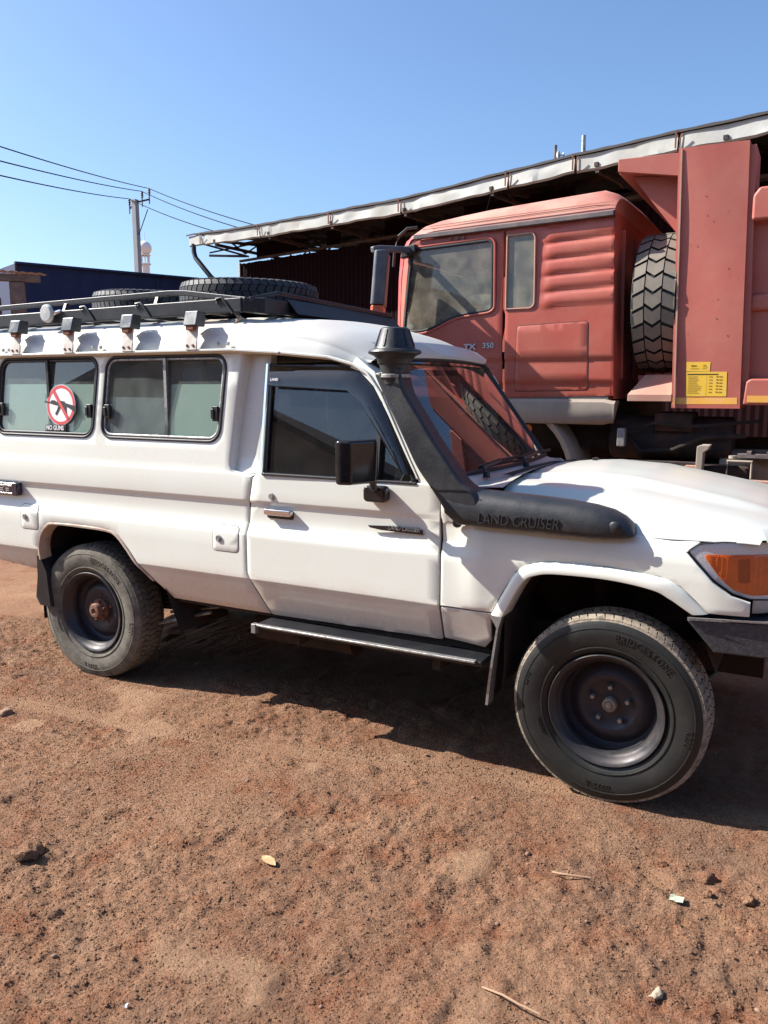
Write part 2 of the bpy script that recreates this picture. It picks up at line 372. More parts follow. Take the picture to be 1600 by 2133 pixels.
# ------------------------------------------------------------ ground
def vnoise(X, Y, s, seed):
    """smooth value noise, features of size s metres"""
    r = np.random.default_rng(seed); T = r.random((256, 256)).astype(np.float32)
    x = X/s; y = Y/s; xi = np.floor(x).astype(int); yi = np.floor(y).astype(int); fx = x-xi; fy = y-yi
    fx = fx*fx*(3-2*fx); fy = fy*fy*(3-2*fy); a = T[xi % 256, yi % 256]; b = T[(xi+1) % 256, yi % 256]; c = T[xi % 256, (yi+1) % 256]; d = T[(xi+1) % 256, (yi+1) % 256]
    return (a*(1-fx)+b*fx)*(1-fy)+(c*(1-fx)+d*fx)*fy-.5
def ground_h(X, Y):
    near = np.clip(1-np.maximum(np.abs(X+2)-6, 0)/4, 0, 1)*np.clip(1-np.maximum(np.abs(Y+1)-3.5, 0)/3, 0, 1)
    h = .04*vnoise(X, Y, 1.7, 1)+.022*vnoise(X, Y, .55, 2)
    lv = np.clip(1-np.abs(Y+.65)/.25, 0, 1)*np.clip(1-np.abs(X+1.4)/2.2, 0, 1)**.3; h = h*(1-.8*lv)
    g = vnoise(X, Y, .23, 3); h += near*(.020*g)
    rough = np.clip(.55+1.6*vnoise(X, Y, .8, 11), .12, 1)
    h += near*rough*(.018*vnoise(X, Y, .09, 4)+.017*vnoise(X, Y, .045, 5)+.012*vnoise(X, Y, .026, 6)+.010*np.abs(vnoise(X, Y, .017, 7)))
    # clods
    c = vnoise(X, Y, .12, 8); h += near*np.clip(c-.30, 0, 1)*.09
    # flat trodden patches
    pt = vnoise(X, Y, .30, 21)+.12*vnoise(X, Y, .09, 4); k = np.clip((pt-.36)*11, 0, 1)*near
    h = h*(1-k*.55)+k*.012
    # wheel tracks left by tyres: a gentle trench with fine ribs
    yc = -1.30+.30*(X+3.16)*.45+.04*np.sin(X*1.3); yc = np.interp(X, [-8, -3.16, -2.03, -.95, -.16, 3], [-1.42, -1.29, -1.20, -.97, -.80, -.3])
    d = np.abs(Y-yc); k = np.clip(1-(d/.09)**4, 0, 1)*near*np.clip(1.3+2*vnoise(X, Y, .5, 31), .4, 1)
    h = h*(1-.9*k)+k*(-.010+.0085*np.sin((Y-yc)*2*math.pi/.034))
    # level off under the wheels
    for wx, wy in ((0, -.76), (-2.98, -.71), (0, .76), (-2.98, .71)):
        r2 = ((X-wx)/.28)**2+((Y-wy)/.2)**2; k = np.exp(-r2); h = h*(1-k)+k*.004
    return h
def packed(X, Y):
    pt = vnoise(X, Y, .30, 21)+.12*vnoise(X, Y, .09, 4); yc = np.interp(X, [-8, -3.16, -2.03, -.95, -.16, 3], [-1.42, -1.29, -1.20, -.97, -.80, -.3])
    return np.clip(np.clip((pt-.36)*11, 0, 1)+.62*np.clip(1-(np.abs(Y-yc)/.085)**4, 0, 1)*np.clip(.8+2.2*vnoise(X, Y, .35, 31), .0, 1), 0, 1)
def axis(lo, hi, step, far):
    a = list(np.arange(lo, hi, step)); s = step; p = lo; L_ = []
    while p > -far: s *= 1.22; p -= s; L_.append(p)
    s = step; p = a[-1]; R_ = []
    while p < far: s *= 1.22; p += s; R_.append(p)
    return np.array(L_[::-1]+a+R_)
gx = axis(-4.3, 1.1, .0075, 900); gy = axis(-3.1, -.35, .0075, 900)
GX, GY = np.meshgrid(gx, gy, indexing='ij'); GZ = ground_h(GX, GY)
n1, n2 = GX.shape; idx = np.arange(n1*n2).reshape(n1, n2)
q = np.stack([idx[:-1, :-1], idx[1:, :-1], idx[1:, 1:], idx[:-1, 1:]], -1).reshape(-1, 4)
me = D.meshes.new('ground'); me.vertices.add(n1*n2); me.vertices.foreach_set('co', np.stack([GX, GY, GZ], -1).ravel().astype(np.float32))
me.loops.add(q.size); me.loops.foreach_set('vertex_index', q.ravel().astype(np.int32)); me.polygons.add(len(q))
me.polygons.foreach_set('loop_start', (np.arange(len(q))*4).astype(np.int32)); me.update(calc_edges=True); me.polygons.foreach_set('use_smooth', [True]*len(q))
at_ = me.attributes.new('packed', 'FLOAT', 'POINT'); at_.data.foreach_set('value', packed(GX, GY).ravel().astype(np.float32))
M_ground = D.materials.new('laterite_ground'); M_ground.use_nodes = True
def ground_mat(M):
    t = M.node_tree; N = t.nodes; L = t.links; b = N['Principled BSDF']; b.inputs['Roughness'].default_value = .95; b.inputs['Specular IOR Level'].default_value = .15
    g = N.new('ShaderNodeNewGeometry')
    def noise(s, d=6, r=.6):
        n = N.new('ShaderNodeTexNoise'); n.inputs['Scale'].default_value = s; n.inputs['Detail'].default_value = d; n.inputs['Roughness'].default_value = r
        L.new(g.outputs['Position'], n.inputs['Vector']); return n
    def ramp(src, a, b_, lo=0, hi=1):
        r = N.new('ShaderNodeMapRange'); r.inputs[1].default_value = a; r.inputs[2].default_value = b_; r.inputs[3].default_value = lo; r.inputs[4].default_value = hi
        L.new(src, r.inputs[0]); return r.outputs[0]
    def mix(f, a, c):
        mx = N.new('ShaderNodeMix'); mx.data_type = 'RGBA'; L.new(f, mx.inputs[0])
        for i, v in ((6, a), (7, c)):
            if isinstance(v, tuple): mx.inputs[i].default_value = (*v, 1)
            else: L.new(v, mx.inputs[i])
        return mx.outputs[2]
    n1 = noise(.9, 5); n2 = noise(4.5, 6, .65); n3 = noise(28, 6, .7); n4 = noise(140, 4, .7)
    c = mix(ramp(n1.outputs[0], .38, .62), (0.249, 0.126, 0.073), (0.337, 0.187, 0.109))
    c = mix(ramp(noise(.62, 4, .55).outputs[0], .52, .62, 0, .55), c, (0.164, 0.094, 0.065))
    c = mix(ramp(n2.outputs[0], .50, .66, 0, .85), c, (0.228, 0.081, 0.038))
    c = mix(ramp(n2.outputs[0], .44, .26, 0, .55), c, (0.254, 0.168, 0.114))
    c = mix(ramp(n3.outputs[0], .52, .72, 0, .5), c, (0.394, 0.241, 0.152))
    c = mix(ramp(n3.outputs[0], .46, .30, 0, .65), c, (0.148, 0.069, 0.038))
    c = mix(ramp(n4.outputs[0], .45, .70, 0, .5), c, (0.438, 0.275, 0.176))
    c = mix(ramp(n4.outputs[0], .42, .28, 0, .6), c, (0.088, 0.042, 0.025))
    at = N.new('ShaderNodeAttribute'); at.attribute_name = 'packed'
    pk = N.new('ShaderNodeMath'); pk.operation = 'MULTIPLY'; L.new(at.outputs['Fac'], pk.inputs[0]); L.new(ramp(n3.outputs[0], .25, .6, .35, .9), pk.inputs[1])
    c = mix(pk.outputs[0], c, (0.384, 0.234, 0.141))
    L.new(c, b.inputs['Base Color'])
    vo = N.new('ShaderNodeTexVoronoi'); vo.inputs['Scale'].default_value = 110; L.new(g.outputs['Position'], vo.inputs['Vector'])
    b1 = N.new('ShaderNodeBump'); b1.inputs['Distance'].default_value = .030; b1.inputs['Strength'].default_value = .8; L.new(noise(75, 8, .75).outputs[0], b1.inputs['Height'])
    b2 = N.new('ShaderNodeBump'); b2.inputs['Distance'].default_value = .006; b2.inputs['Strength'].default_value = .8; b2.invert = True
    L.new(vo.outputs['Distance'], b2.inputs['Height']); L.new(b1.outputs[0], b2.inputs['Normal']); L.new(b2.outputs[0], b.inputs['Normal'])
ground_mat(M_ground); me.materials.append(M_ground)
ground = link(D.objects.new('ground', me)); tag(ground, kind='structure')
def gz_at(x, y): return float(ground_h(np.array([x]), np.array([y]))[0])

# pebbles and crumbs of laterite: one mass nobody could count
def rocks_mesh(name, pts, sizes, flat=.6, seed=3):
    r = np.random.default_rng(seed); ph = (1+5**.5)/2
    base = np.array([(-1,ph,0),(1,ph,0),(-1,-ph,0),(1,-ph,0),(0,-1,ph),(0,1,ph),(0,-1,-ph),(0,1,-ph),(ph,0,-1),(ph,0,1),(-ph,0,-1),(-ph,0,1)])/1.9
    F = np.array([(0,11,5),(0,5,1),(0,1,7),(0,7,10),(0,10,11),(1,5,9),(5,11,4),(11,10,2),(10,7,6),(7,1,8),(3,9,4),(3,4,2),(3,2,6),(3,6,8),(3,8,9),(4,9,5),(2,4,11),(6,2,10),(8,6,7),(9,8,1)])
    n = len(pts); V = base[None]*(1+.35*(r.random((n, 12, 1))-.5)*2)*sizes[:, None, None]*.5*(.7+.6*r.random((n, 1, 3)))
    a = r.random(n)*6.28; c, s = np.cos(a), np.sin(a); x = V[..., 0]*c[:, None]-V[..., 1]*s[:, None]; y = V[..., 0]*s[:, None]+V[..., 1]*c[:, None]
    V = np.stack([x, y, V[..., 2]*flat], -1)+pts[:, None, :]
    me = D.meshes.new(name); me.vertices.add(n*12); me.vertices.foreach_set('co', V.ravel().astype(np.float32))
    ff = (F[None]+np.arange(n)[:, None, None]*12).reshape(-1, 3); me.loops.add(ff.size); me.loops.foreach_set('vertex_index', ff.ravel().astype(np.int32))
    me.polygons.add(len(ff)); me.polygons.foreach_set('loop_start', (np.arange(len(ff))*3).astype(np.int32)); me.update(calc_edges=True); return me
def grit_mesh(name, pts, sizes, seed=4):
    r = np.random.default_rng(seed); B = np.array([(1,0,0),(0,1,0),(-1,0,0),(0,-1,0),(0,0,1)], float); F = np.array([(0,1,4),(1,2,4),(2,3,4),(3,0,4)])
    n = len(pts); V = B[None]*(.55+.9*r.random((n, 5, 1)))*sizes[:, None, None]*.5; V[:, :4, 2] -= sizes[:, None]*.12; V[:, 4, :2] += (r.random((n, 2))-.5)*sizes[:, None]*.5
    a = r.random(n)*6.28; c, s = np.cos(a), np.sin(a); V = np.stack([V[..., 0]*c[:, None]-V[..., 1]*s[:, None], V[..., 0]*s[:, None]+V[..., 1]*c[:, None], V[..., 2]*.62], -1)+pts[:, None, :]
    me = D.meshes.new(name); me.vertices.add(n*5); me.vertices.foreach_set('co', V.ravel().astype(np.float32)); ff = (F[None]+np.arange(n)[:, None, None]*5).reshape(-1, 3)
    me.loops.add(ff.size); me.loops.foreach_set('vertex_index', ff.ravel().astype(np.int32)); me.polygons.add(len(ff)); me.polygons.foreach_set('loop_start', (np.arange(len(ff))*3).astype(np.int32)); me.update(calc_edges=True); return me
def scatter(n, lo, hi, seed, x0=-5.0, x1=1.8, y0=-3.1, y1=.2, clump=.5, thr=-.05):
    r = np.random.default_rng(seed); x = r.uniform(x0, x1, n*3); y = r.uniform(y0, y1, n*3)
    k = (vnoise(x, y, clump, seed+50)+.25*r.standard_normal(len(x))-.75*packed(x, y)) > thr; x = x[k][:n]; y = y[k][:n]
    s = lo*(hi/lo)**(r.random(len(x))**2.2); return np.stack([x, y, ground_h(x, y)+s*.12], -1), s
p, s_ = scatter(165000, .0042, .0125, 5, x0=-4.6, x1=1.5, y0=-3.1, y1=-.2, thr=-.38); me = grit_mesh('laterite_gravel', p, s_); me.materials.append(M_ground)
tag(link(D.objects.new('laterite_gravel', me)), 'fine reddish brown laterite grit scattered over the bare yard', 'gravel', kind='stuff')
p, s_ = scatter(260, .008, .024, 9, thr=.12, clump=.35); me = rocks_mesh('laterite_pebbles', p, s_, .65, 8); me.materials.append(M_rock)
tag(link(D.objects.new('loose_pebbles', me)), 'small loose brown pebbles and crumbs lying on the dirt', 'pebbles', kind='stuff')
def rock(name, x, y, size, label, cat, seed, flat=.6, m_=None):
    me = rocks_mesh(name, np.array([[0, 0, size*.12]]), np.array([size]), flat, seed)
    import bmesh
    bm = bmesh.new(); bm.from_mesh(me); bmesh.ops.subdivide_edges(bm, edges=bm.edges, cuts=2, use_grid_fill=True); r = random.Random(seed)
    for v in bm.verts: v.co *= 1+.22*(r.random()-.5)*2
    bm.to_mesh(me); bm.free(); me.materials.append(m_ or M_ground if cat == 'clod' else (m_ or M_rock)); o = link(D.objects.new(name, me)); o.location = (x, y, gz_at(x, y)); tag(o, label, cat); return o
rock('stone', .401, -1.852, .042, 'pale stone lying alone on the dirt, nearest the lower right corner', 'stone', 1, .8, mat('pale_stone', (.34, .27, .20), .9, bump=.002))
rock('dirt_clod', -1.716, -2.258, .12, 'big brown dirt clod at the left edge of the bare ground', 'clod', 2, .42)
rock('stone', -2.927, -1.429, .075, 'dark jagged stone by the tyre track, furthest left on the ground', 'stone', 3)
rock('dirt_clod', .448, -1.201, .06, 'largest of the dark clods in front of the front tyre', 'clod', 4)
rock('dirt_clod', .30, -1.19, .04, 'small dark clod just left of the largest clod by the front tyre', 'clod', 6)
rock('dirt_clod', .592, -1.262, .06, 'dark clod at the right edge of the ground beyond the paper scrap', 'clod', 7)
rock('dirt_clod', .47, -1.32, .045, 'dark clod between the green paper scrap and the right edge', 'clod', 8)
mb = MB()
for i in range(9):
    a = i/8; w_ = .020*math.sin(math.pi*a)**.7+.0005; x = (a-.5)*.095
    mb.v += [(x, -w_, .004+.006*math.sin(3*a)), (x, 0, .001+.006*math.sin(3*a)), (x, w_, .006+.006*math.sin(3*a))]
for i in range(8):
    for j in range(2): k = i*3+j; mb.f.append((k, k+3, k+4, k+1))
leaf = mb.build('dry_leaf', M_leaf); leaf.location = (-.923, -1.889, gz_at(-.923, -1.889)+.012); leaf.rotation_euler = (.1, .05, -.25); leaf.scale = (.8, .8, .8); leaf.location.z -= .006
tag(leaf, 'dry curled yellow leaf lying on the dirt below the door', 'leaf')
mb = MB(); mb.tube([(-.055, .02, .004), (-.03, .005, .010), (.01, -.003, .012), (.075, 0, .006)], .0035, 6); mb.tube([(-.055, .02, .004), (-.02, .03, .012), (.0, .045, .004)], .002, 5)
tw = mb.build('twig', M_twig); tw.location = (.031, -1.443, gz_at(.031, -1.443)+.008); tw.rotation_euler = (0, 0, .35); tag(tw, 'short forked pale twig on the dirt below the front tyre', 'twig')
mb = MB(); mb.tube([(-.085, .01, .004), (-.02, .003, .012), (.03, -.004, .010), (.09, -.002, .004)], .0032, 6)
tw = mb.build('twig', M_twig); tw.location = (.049, -2.105, gz_at(.049, -2.105)+.008); tw.rotation_euler = (0, 0, -.05); tag(tw, 'long straight pale twig on the dirt at the bottom edge', 'twig')
mb = MB(); mb.grid([[(-.022+.011*i, -.018+.012*j, .006+.007*random.random()) for j in range(4)] for i in range(5)])
pp = mb.build('paper_scrap', M_paper, ang=0); pp.location = (.38, -1.383, gz_at(.38, -1.383)+.008); tag(pp, 'crumpled pale green paper scrap on the dirt', 'paper')
mb = MB(); mb.grid([[(-.006+.006*i, -.006+.006*j, .004+.004*random.random()) for j in range(3)] for i in range(3)])
pp = mb.build('foil_scrap', M_foil, ang=0); pp.location = (-.875, -2.608, gz_at(-.875, -2.608)+.006); pp.rotation_euler = (.5, -.3, 0); tag(pp, 'tiny glinting foil scrap on the dirt near the bottom', 'foil')

# ------------------------------------------------------------ off-road vehicle
def tyre_mesh(R, rb, W, n, dp=.008, style='road', seg=72, side=True):
    mb = MB(); rm = (rb+R)/2
    half = [(rb, .36), (rb+.012, .42), (rb+.03, .462), (rm, .5), (rm+.02, .5), (R-.045, .485), (R-.022, .455), (R-dp-.004, .425), (R-dp, .40)]
    prof = [(r, -h*W) for r, h in half]+[(r, h*W) for r, h in half[::-1]]
    mb.lathe(prof, (0, 0, 0), 'y', seg)
    # raised rings on the sidewall
    for s in (-1, 1):
        for rr, hh in ((R-.05, .487), (rb+.034, .47)):
            mb.lathe([(rr-.003, s*hh*W), (rr-.002, s*(hh*W+.0025)), (rr+.002, s*(hh*W+.0025)), (rr+.003, s*hh*W)][::s], (0, 0, 0), 'y', seg)
    rows = {'road': [(-.44, -.30, 1), (-.285, -.11, -1), (-.095, .095, 1), (.11, .285, -1), (.30, .44, 1)],
            'lug': [(-.46, -.20, 1), (-.175, .175, 0), (.20, .46, -1)]}[style]
    pt = 2*math.pi/n
    for k in range(n):
        for ri, (h0, h1, sk) in enumerate(rows):
            a0 = k*pt+(ri % 2)*pt*.5; wa = pt*.80; s_ = sk*pt*.28
            def P(a, h, r): return (r*math.cos(a), h*W, r*math.sin(a))
            if style == 'lug':
                z = pt*.34
                if sk == 0: poly = [(0, h0), (wa, h0), (wa+z, (h0+h1)/2), (wa, h1), (0, h1), (z, (h0+h1)/2)]
                else: poly = [(0, h0), (wa, h0), (wa-sk*z, h1), (-sk*z, h1)] if sk > 0 else [(z*0-z, h0), (wa-z, h0), (wa, h1), (0, h1)]
            else: poly = [(0, h0), (wa, h0), (wa+s_, h1), (s_, h1)]
            m_ = len(poly); edge = .012 if ri in (0, len(rows)-1) else 0
            top = []; bot = []
            for a, h in poly:
                ro = R-(edge if abs(h) > .4 else 0); top.append(P(a0+a, h, ro)); bot.append(P(a0+a, h, R-dp-.012))
            c = (sum(t[0] for t in top)/m_, sum(t[1] for t in top)/m_, sum(t[2] for t in top)/m_)
            n0 = [tuple(b+(cc-b)*-.03 for b, cc in zip(t, c)) for t in bot]
            mb.add(top+n0, [tuple(range(m_))]+[(i, i+m_, (i+1) % m_+m_, (i+1) % m_) for i in range(m_)])
            if edge and side:      # shoulder lug running down the side
                s2 = -1 if ri == 0 else 1
                q = [P(a0, s2*.44, R-.014), P(a0+wa*.8, s2*.44, R-.014), P(a0+wa*.8, s2*.487, R-.042), P(a0, s2*.487, R-.042)]
                q2 = [P(a0, s2*.455, R-.010), P(a0+wa*.8, s2*.455, R-.010), P(a0+wa*.8, s2*.497, R-.040), P(a0, s2*.497, R-.040)]
                mb.add(q+q2, [(4, 5, 6, 7), (0, 4, 7, 3), (1, 2, 6, 5), (0, 1, 5, 4), (3, 7, 6, 2)])
    return mb
def lettering(mb, body, r, y, size, mid, sx=.8, ext=.0018):
    """raised letters round the near side of a tyre; mid = angle in degrees of the middle letter"""
    mes = []; tot = 0
    for ch in body:
        if ch == ' ': mes.append((None, size*.45)); tot += size*.45; continue
        t = text('l', ch, size, M_tyre, None, (0, 0, 0), ext=ext, build=False, rx=0); xs = [v.co.x for v in t.vertices]
        wd = (max(xs)-min(xs))*sx+size*.16; mes.append((t, wd)); tot += wd
    s = -tot/2
    top = math.sin(rad(mid)) > -.2
    for t, wd in mes:
        a = rad(mid)-(s+wd/2)/r if top else rad(mid)+(s+wd/2)/r
        if t:
            xs = [v.co.x for v in t.vertices]; xm = (max(xs)+min(xs))/2; vs = []
            for v in t.vertices:
                lx = (v.co.x-xm)*sx; ly = v.co.y; ca, sa = math.cos(a), math.sin(a)
                if top: X = (r+ly)*ca+lx*sa; Z = (r+ly)*sa-lx*ca
                else: X = (r-ly)*ca-lx*sa; Z = (r-ly)*sa+lx*ca
                vs.append((X, y-v.co.z, Z))
            mb.add(vs, [tuple(p.vertices) for p in t.polygons])
        s += wd
    return mb
LC = empty('off_road_vehicle'); tag(LC, 'dusty white long off-road vehicle with a black snorkel and a loaded roof rack', 'off-road vehicle')
WP = np.array([(.40,.74),(.50,.772),(.545,.787),(.7305,.8478),(.735,.850),(.7395,.8504),(.9535,.8462),(.958,.8450),(.9625,.8430),(1.0175,.8222),(1.0225,.8204),(1.110,.8195),(1.115,.8205),(1.129,.8315),(1.137,.8325),(1.252,.830),(1.262,.828),(1.272,.825),(1.88,.772)])
def W(z): return np.interp(z, WP[:, 0], WP[:, 1])
CR = (.545, .7305, .735, .7395, .9535, .958, .9625, 1.0175, 1.0225, 1.110, 1.115, 1.129, 1.137, 1.252, 1.262, 1.272)
FP = np.array([(.5,.800),(.70,.835),(.76,.848),(.97,.850),(1.03,.846),(1.08,.834),(1.12,.812),(1.16,.785),(1.24,.72),(1.30,.66)])
def Wf(x, z):
    a = W(z); b = np.interp(z, FP[:, 0], FP[:, 1]); k = np.clip((x+.74)/.30, 0, 1); k = k*k*(3-2*k)
    bulge = .012*np.exp(-((x+.57)/.06)**2)*np.clip((z-.6)/.3, 0, 1)*np.clip((1.12-z)/.05, 0, 1)
    nose = -.55*np.clip(x-.36, 0, 1)**1.7
    return a*(1-k)+b*k+bulge+nose
for sg in (-1, 1):
    yl = lambda x, z, s=sg: s*W(z)
    # rear body side
    arch = [(-3.372,.60),(-3.345,.722),(-3.322,.825),(-3.262,.889),(-3.20,.908),(-2.965,.913),(-2.76,.905),(-2.685,.879),(-2.612,.811),(-2.542,.733),(-2.45,.642),(-2.39,.592)]
    out_ = [(-4.20,.66),(-4.20,1.86),(-1.855,1.86),(-1.888,1.614),(-1.918,1.30),(-1.905,1.268),(-1.86,1.256),(-1.778,1.250),(-1.797,1.125),(-1.809,.972),(-1.806,.767),(-1.702,.552),(-2.345,.552)]+arch[::-1]
    w1 = rrect(-3.69, -2.880, 1.408, 1.848, .07, skew=.035); w2 = rrect(-2.815, -1.985, 1.412, 1.846, .07, skew=.035)
    w3 = rrect(-4.15, -3.74, 1.408, 1.848, .07)
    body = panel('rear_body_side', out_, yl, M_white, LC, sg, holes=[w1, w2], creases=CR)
    # raised gap filler behind the two fuel flaps, the flaps themselves
    if sg < 0:
        for (x0, x1, z0, z1, lx) in ((-3.475, -3.325, .852, 1.000, -3.437), (-2.018, -1.850, .860, .996, -1.975)):
            yf = lambda x, z, s=sg: s*(W(z)+.0012)
            dark = panel('hatch_gap', rrect(x0, x1, z0, z1, .022), yf, mat('panel_gap', (.05, .04, .035), .9) if x0 < -3 else D.materials['panel_gap'], LC, sg, th=0, lip=0, creases=CR)
            fl = panel('fuel_flap', rrect(x0+.0028, x1-.0022, z0+.002, z1-.003, .020), lambda x, z, s=sg: s*(W(z)+.0022), M_white, LC, sg, th=.002, creases=CR, lip=.0015)
            mb = MB(); yc = sg*(W(np.array([.93]))[0]+.004); mb.lathe([(0, sg*.006), (.008, sg*.007), (.009, sg*.003), (.014, sg*.005), (.017, sg*.004), (.018, 0)], (lx, yc, .925), 'y', 20)
            mb.build('lock', M_steel, fl, ang=50, recalc=True)
    # windows: gasket, sliding panes, film, latches
    for wi, w_ in enumerate((w1, w2)):
        fr = ring('window_gasket', w_, yl, .014, M_rubber, LC, sg)
        x0 = min(p[0] for p in w_); x1 = max(p[0] for p in w_); xm = x0+(x1-x0)*(.52 if wi == 0 else .53)
        gi = offset(w_, .008)
        ledge = ring('window_frame', offset(w_, .016), lambda x, z, s=sg: s*(W(z)-.004), .012, M_steel if wi else M_rubber, LC, sg, .003, .012)
        for side_ in (0, 1):
            d_ = .012+.008*side_
            pl = [p for p in resample(gi, .02)]
            c0, c1 = (x0, xm+.012) if side_ == 0 else (xm-.012, x1)
            pg = [(min(max(px, c0), c1), pz) for px, pz in pl]; cl = []
            for p in pg:
                if not cl or math.hypot(p[0]-cl[-1][0], p[1]-cl[-1][1]) > .004: cl.append(p)
            if math.hypot(cl[0][0]-cl[-1][0], cl[0][1]-cl[-1][1]) < .004: cl.pop()
            panel('sliding_pane', cl, lambda x, z, s=sg, d=d_: s*(W(z)-d), M_rearglass, LC, sg, th=0, lip=0, grid=.2)
            # film on the lower part of the pane
            grey = (wi == 1 and side_ == 0)
            zt = 1.63 if grey else 1.70
            a0, a1 = c0+.02, c1-.02
            if wi == 1 and side_ == 1: a0 = c0+.035
            if not (wi == 0 and side_ == 1 and sg > 0):
                panel('window_film', [(a0, 1.425), (a1, 1.425), (a1, zt), (a0, zt)], lambda x, z, s=sg, d=d_: s*(W(z)-d-.006), M_greyfilm if grey else M_green, LC, sg, th=.002, lip=0, grid=.3)
        mb = MB(); d0 = sg*(W(np.array([1.6]))[0]-.010)
        mb.box(xm-.009, xm+.009, min(d0, d0-sg*.02), max(d0, d0-sg*.02), 1.425, 1.835); mb.build('window_divider', M_rubber if wi == 0 else M_steel, LC)
        for lx in ([x1-.055, x0+.045]):
            mb = MB(); yy = sg*(W(np.array([1.55]))[0]-.006); mb.box(lx-.018, lx+.018, min(yy, yy+sg*.016), max(yy, yy+sg*.016), 1.515, 1.59)
            mb.box(lx-.022, lx-.004, min(yy, yy+sg*.022), max(yy, yy+sg*.022), 1.528, 1.577)
            mb.build('window_latch', M_blackplastic, LC, bevel=.003)
    # B pillar recess
    yb = lambda x, z, s=sg: s*np.interp(z, [1.24, 1.30, 1.86], [.815, .780, .715])
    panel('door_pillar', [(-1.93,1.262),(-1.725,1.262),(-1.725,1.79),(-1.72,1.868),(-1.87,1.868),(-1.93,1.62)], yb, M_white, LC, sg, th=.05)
    mb = MB()
    rows = []
    for xx, zz in [(-1.778,1.250),(-1.86,1.256),(-1.905,1.268),(-1.918,1.30),(-1.888,1.614),(-1.855,1.862)]:
        zq = np.array([zz]); rows.append([(xx, sg*W(zq)[0]-sg*.002, zz), (xx+.012, sg*(W(zq)[0]-.012), zz+(.006 if zz < 1.29 else 0)), (xx+.02, sg*(W(zq)[0]-.085), zz+(.01 if zz < 1.29 else 0))])
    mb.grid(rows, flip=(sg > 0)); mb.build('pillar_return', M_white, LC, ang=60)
    # front door
    dr = [(-1.800,.972),(-1.797,.767),(-1.694,.552),(-1.68,.549),(-.752,.564),(-.745,.573),(-.748,.953),(-.758,1.207),(-.776,1.262),(-.88,1.270),(-1.70,1.268),(-1.745,1.262),(-1.766,1.244),(-1.787,1.125)]
    def yd(x, z, s=sg):
        a = W(z); k = np.clip((x+1.02)/.26, 0, 1)*.8; f = np.interp(z, [.5, .735, .96, 1.0, 1.06, 1.13, 1.262], [.775, .850, .846, .840, .833, .829, .826]); return s*(a*(1-k)+f*k)
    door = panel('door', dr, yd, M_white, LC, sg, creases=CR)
    # door window frame
    yu = lambda x, z, s=sg: s*np.interp(z, [1.24, 1.27, 1.80], [.822, .812, .735])
    frm = rounded([(-1.722,1.266),(-1.722,1.800),(-1.17,1.786),(-1.09,1.72),(-.865,1.285),(-.862,1.266)], [.0,.03,.10,.05,.01,0])
    gl_ = rounded([(-1.692,1.272),(-1.692,1.762),(-1.195,1.752),(-1.118,1.690),(-.905,1.285),(-.905,1.272)], [.02,.03,.08,.04,.01,0.01])
    panel('door_window_frame', frm, yu, M_gloss_black, LC, sg, holes=[gl_], th=.03, lip=.002)
    panel('door_window_pane', gl_, lambda x, z: yu(x, z)-sg*.012, M_doorglass, LC, sg, th=0, lip=0, grid=.3)
    mb = MB(); rows = []
    for s0, s1, o0 in ((-1.735, -1.722, 0.006),):
        rows = [[(s0, yu(np.array([0]), np.array([z]))[0]+sg*.008, z), (s1, yu(np.array([0]), np.array([z]))[0]+sg*.010, z)] for z in np.linspace(1.27, 1.80, 8)]
    mb.grid(rows, flip=(sg < 0)); mb.build('door_edge_trim', M_chrome, door)
    mb = MB(); pth = [(-1.075, 1.275), (-1.078, 1.705)]
    mb.bar([(x, yu(np.array([0]), np.array([z]))[0]+sg*.002, z) for x, z in pth], .030, .022); mb.build('quarter_window_bar', M_rubber, door)
    # belt moulding
    mb = MB(); mb.bar([(-1.71, sg*.829, 1.266), (-.87, sg*.823, 1.266)], .018, .012); mb.build('belt_moulding', M_rubber, door, bevel=.003)
    # smoked rain visor: a curved strip along the top and down the pillar
    if sg < 0:
        o_ = [(-1.705, 1.790), (-1.19, 1.778), (-1.10, 1.715), (-.885, 1.305)]; i_ = [(-1.700, 1.690), (-1.25, 1.672), (-1.175, 1.62), (-.935, 1.305)]
        def sub(p, k=6):
            r_ = []
            for i in range(len(p)-1):
                for j in range(k): t = j/k; r_.append((p[i][0]*(1-t)+p[i+1][0]*t, p[i][1]*(1-t)+p[i+1][1]*t))
            return r_+[p[-1]]
        oo, ii = sub(o_), sub(i_); rows = []
        for k in range(5):
            t = k/4; rows.append([(a[0]*(1-t)+b[0]*t, yu(np.array([0]), np.array([a[1]*(1-t)+b[1]*t]))[0]+sg*(.006+.030*math.sin(t*1.9)), a[1]*(1-t)+b[1]*t) for a, b in zip(oo, ii)])
        mb = MB(); mb.grid(rows); mb.build('rain_visor', M_visor, door, ang=80)
        text('visor_mark', 'LAND', .018, M_stick_w, door, (-1.655, -.790, 1.722), ext=.0006, bold=.0006)
    # door lock and handle
    mb = MB(); mb.lathe([(0, sg*.008), (.010, sg*.008), (.011, sg*.003), (.016, sg*.004), (.018, 0)], (-1.652, sg*.833, 1.158), 'y', 20); mb.build('lock', M_steel, door, ang=50, recalc=True)
    mb = MB(); mb.prism(rrect(-1.688, -1.530, 1.050, 1.096, .012), sg*.8215, sg*.8235); hb = mb.build('handle_recess', M_gloss_black, door)
    mb = MB(); mb.prism(rrect(-1.690, -1.530, 1.068, 1.098, .010), sg*.824, sg*.852); hd = mb.build('door_handle', M_chrome, door, bevel=.006, seg=3)
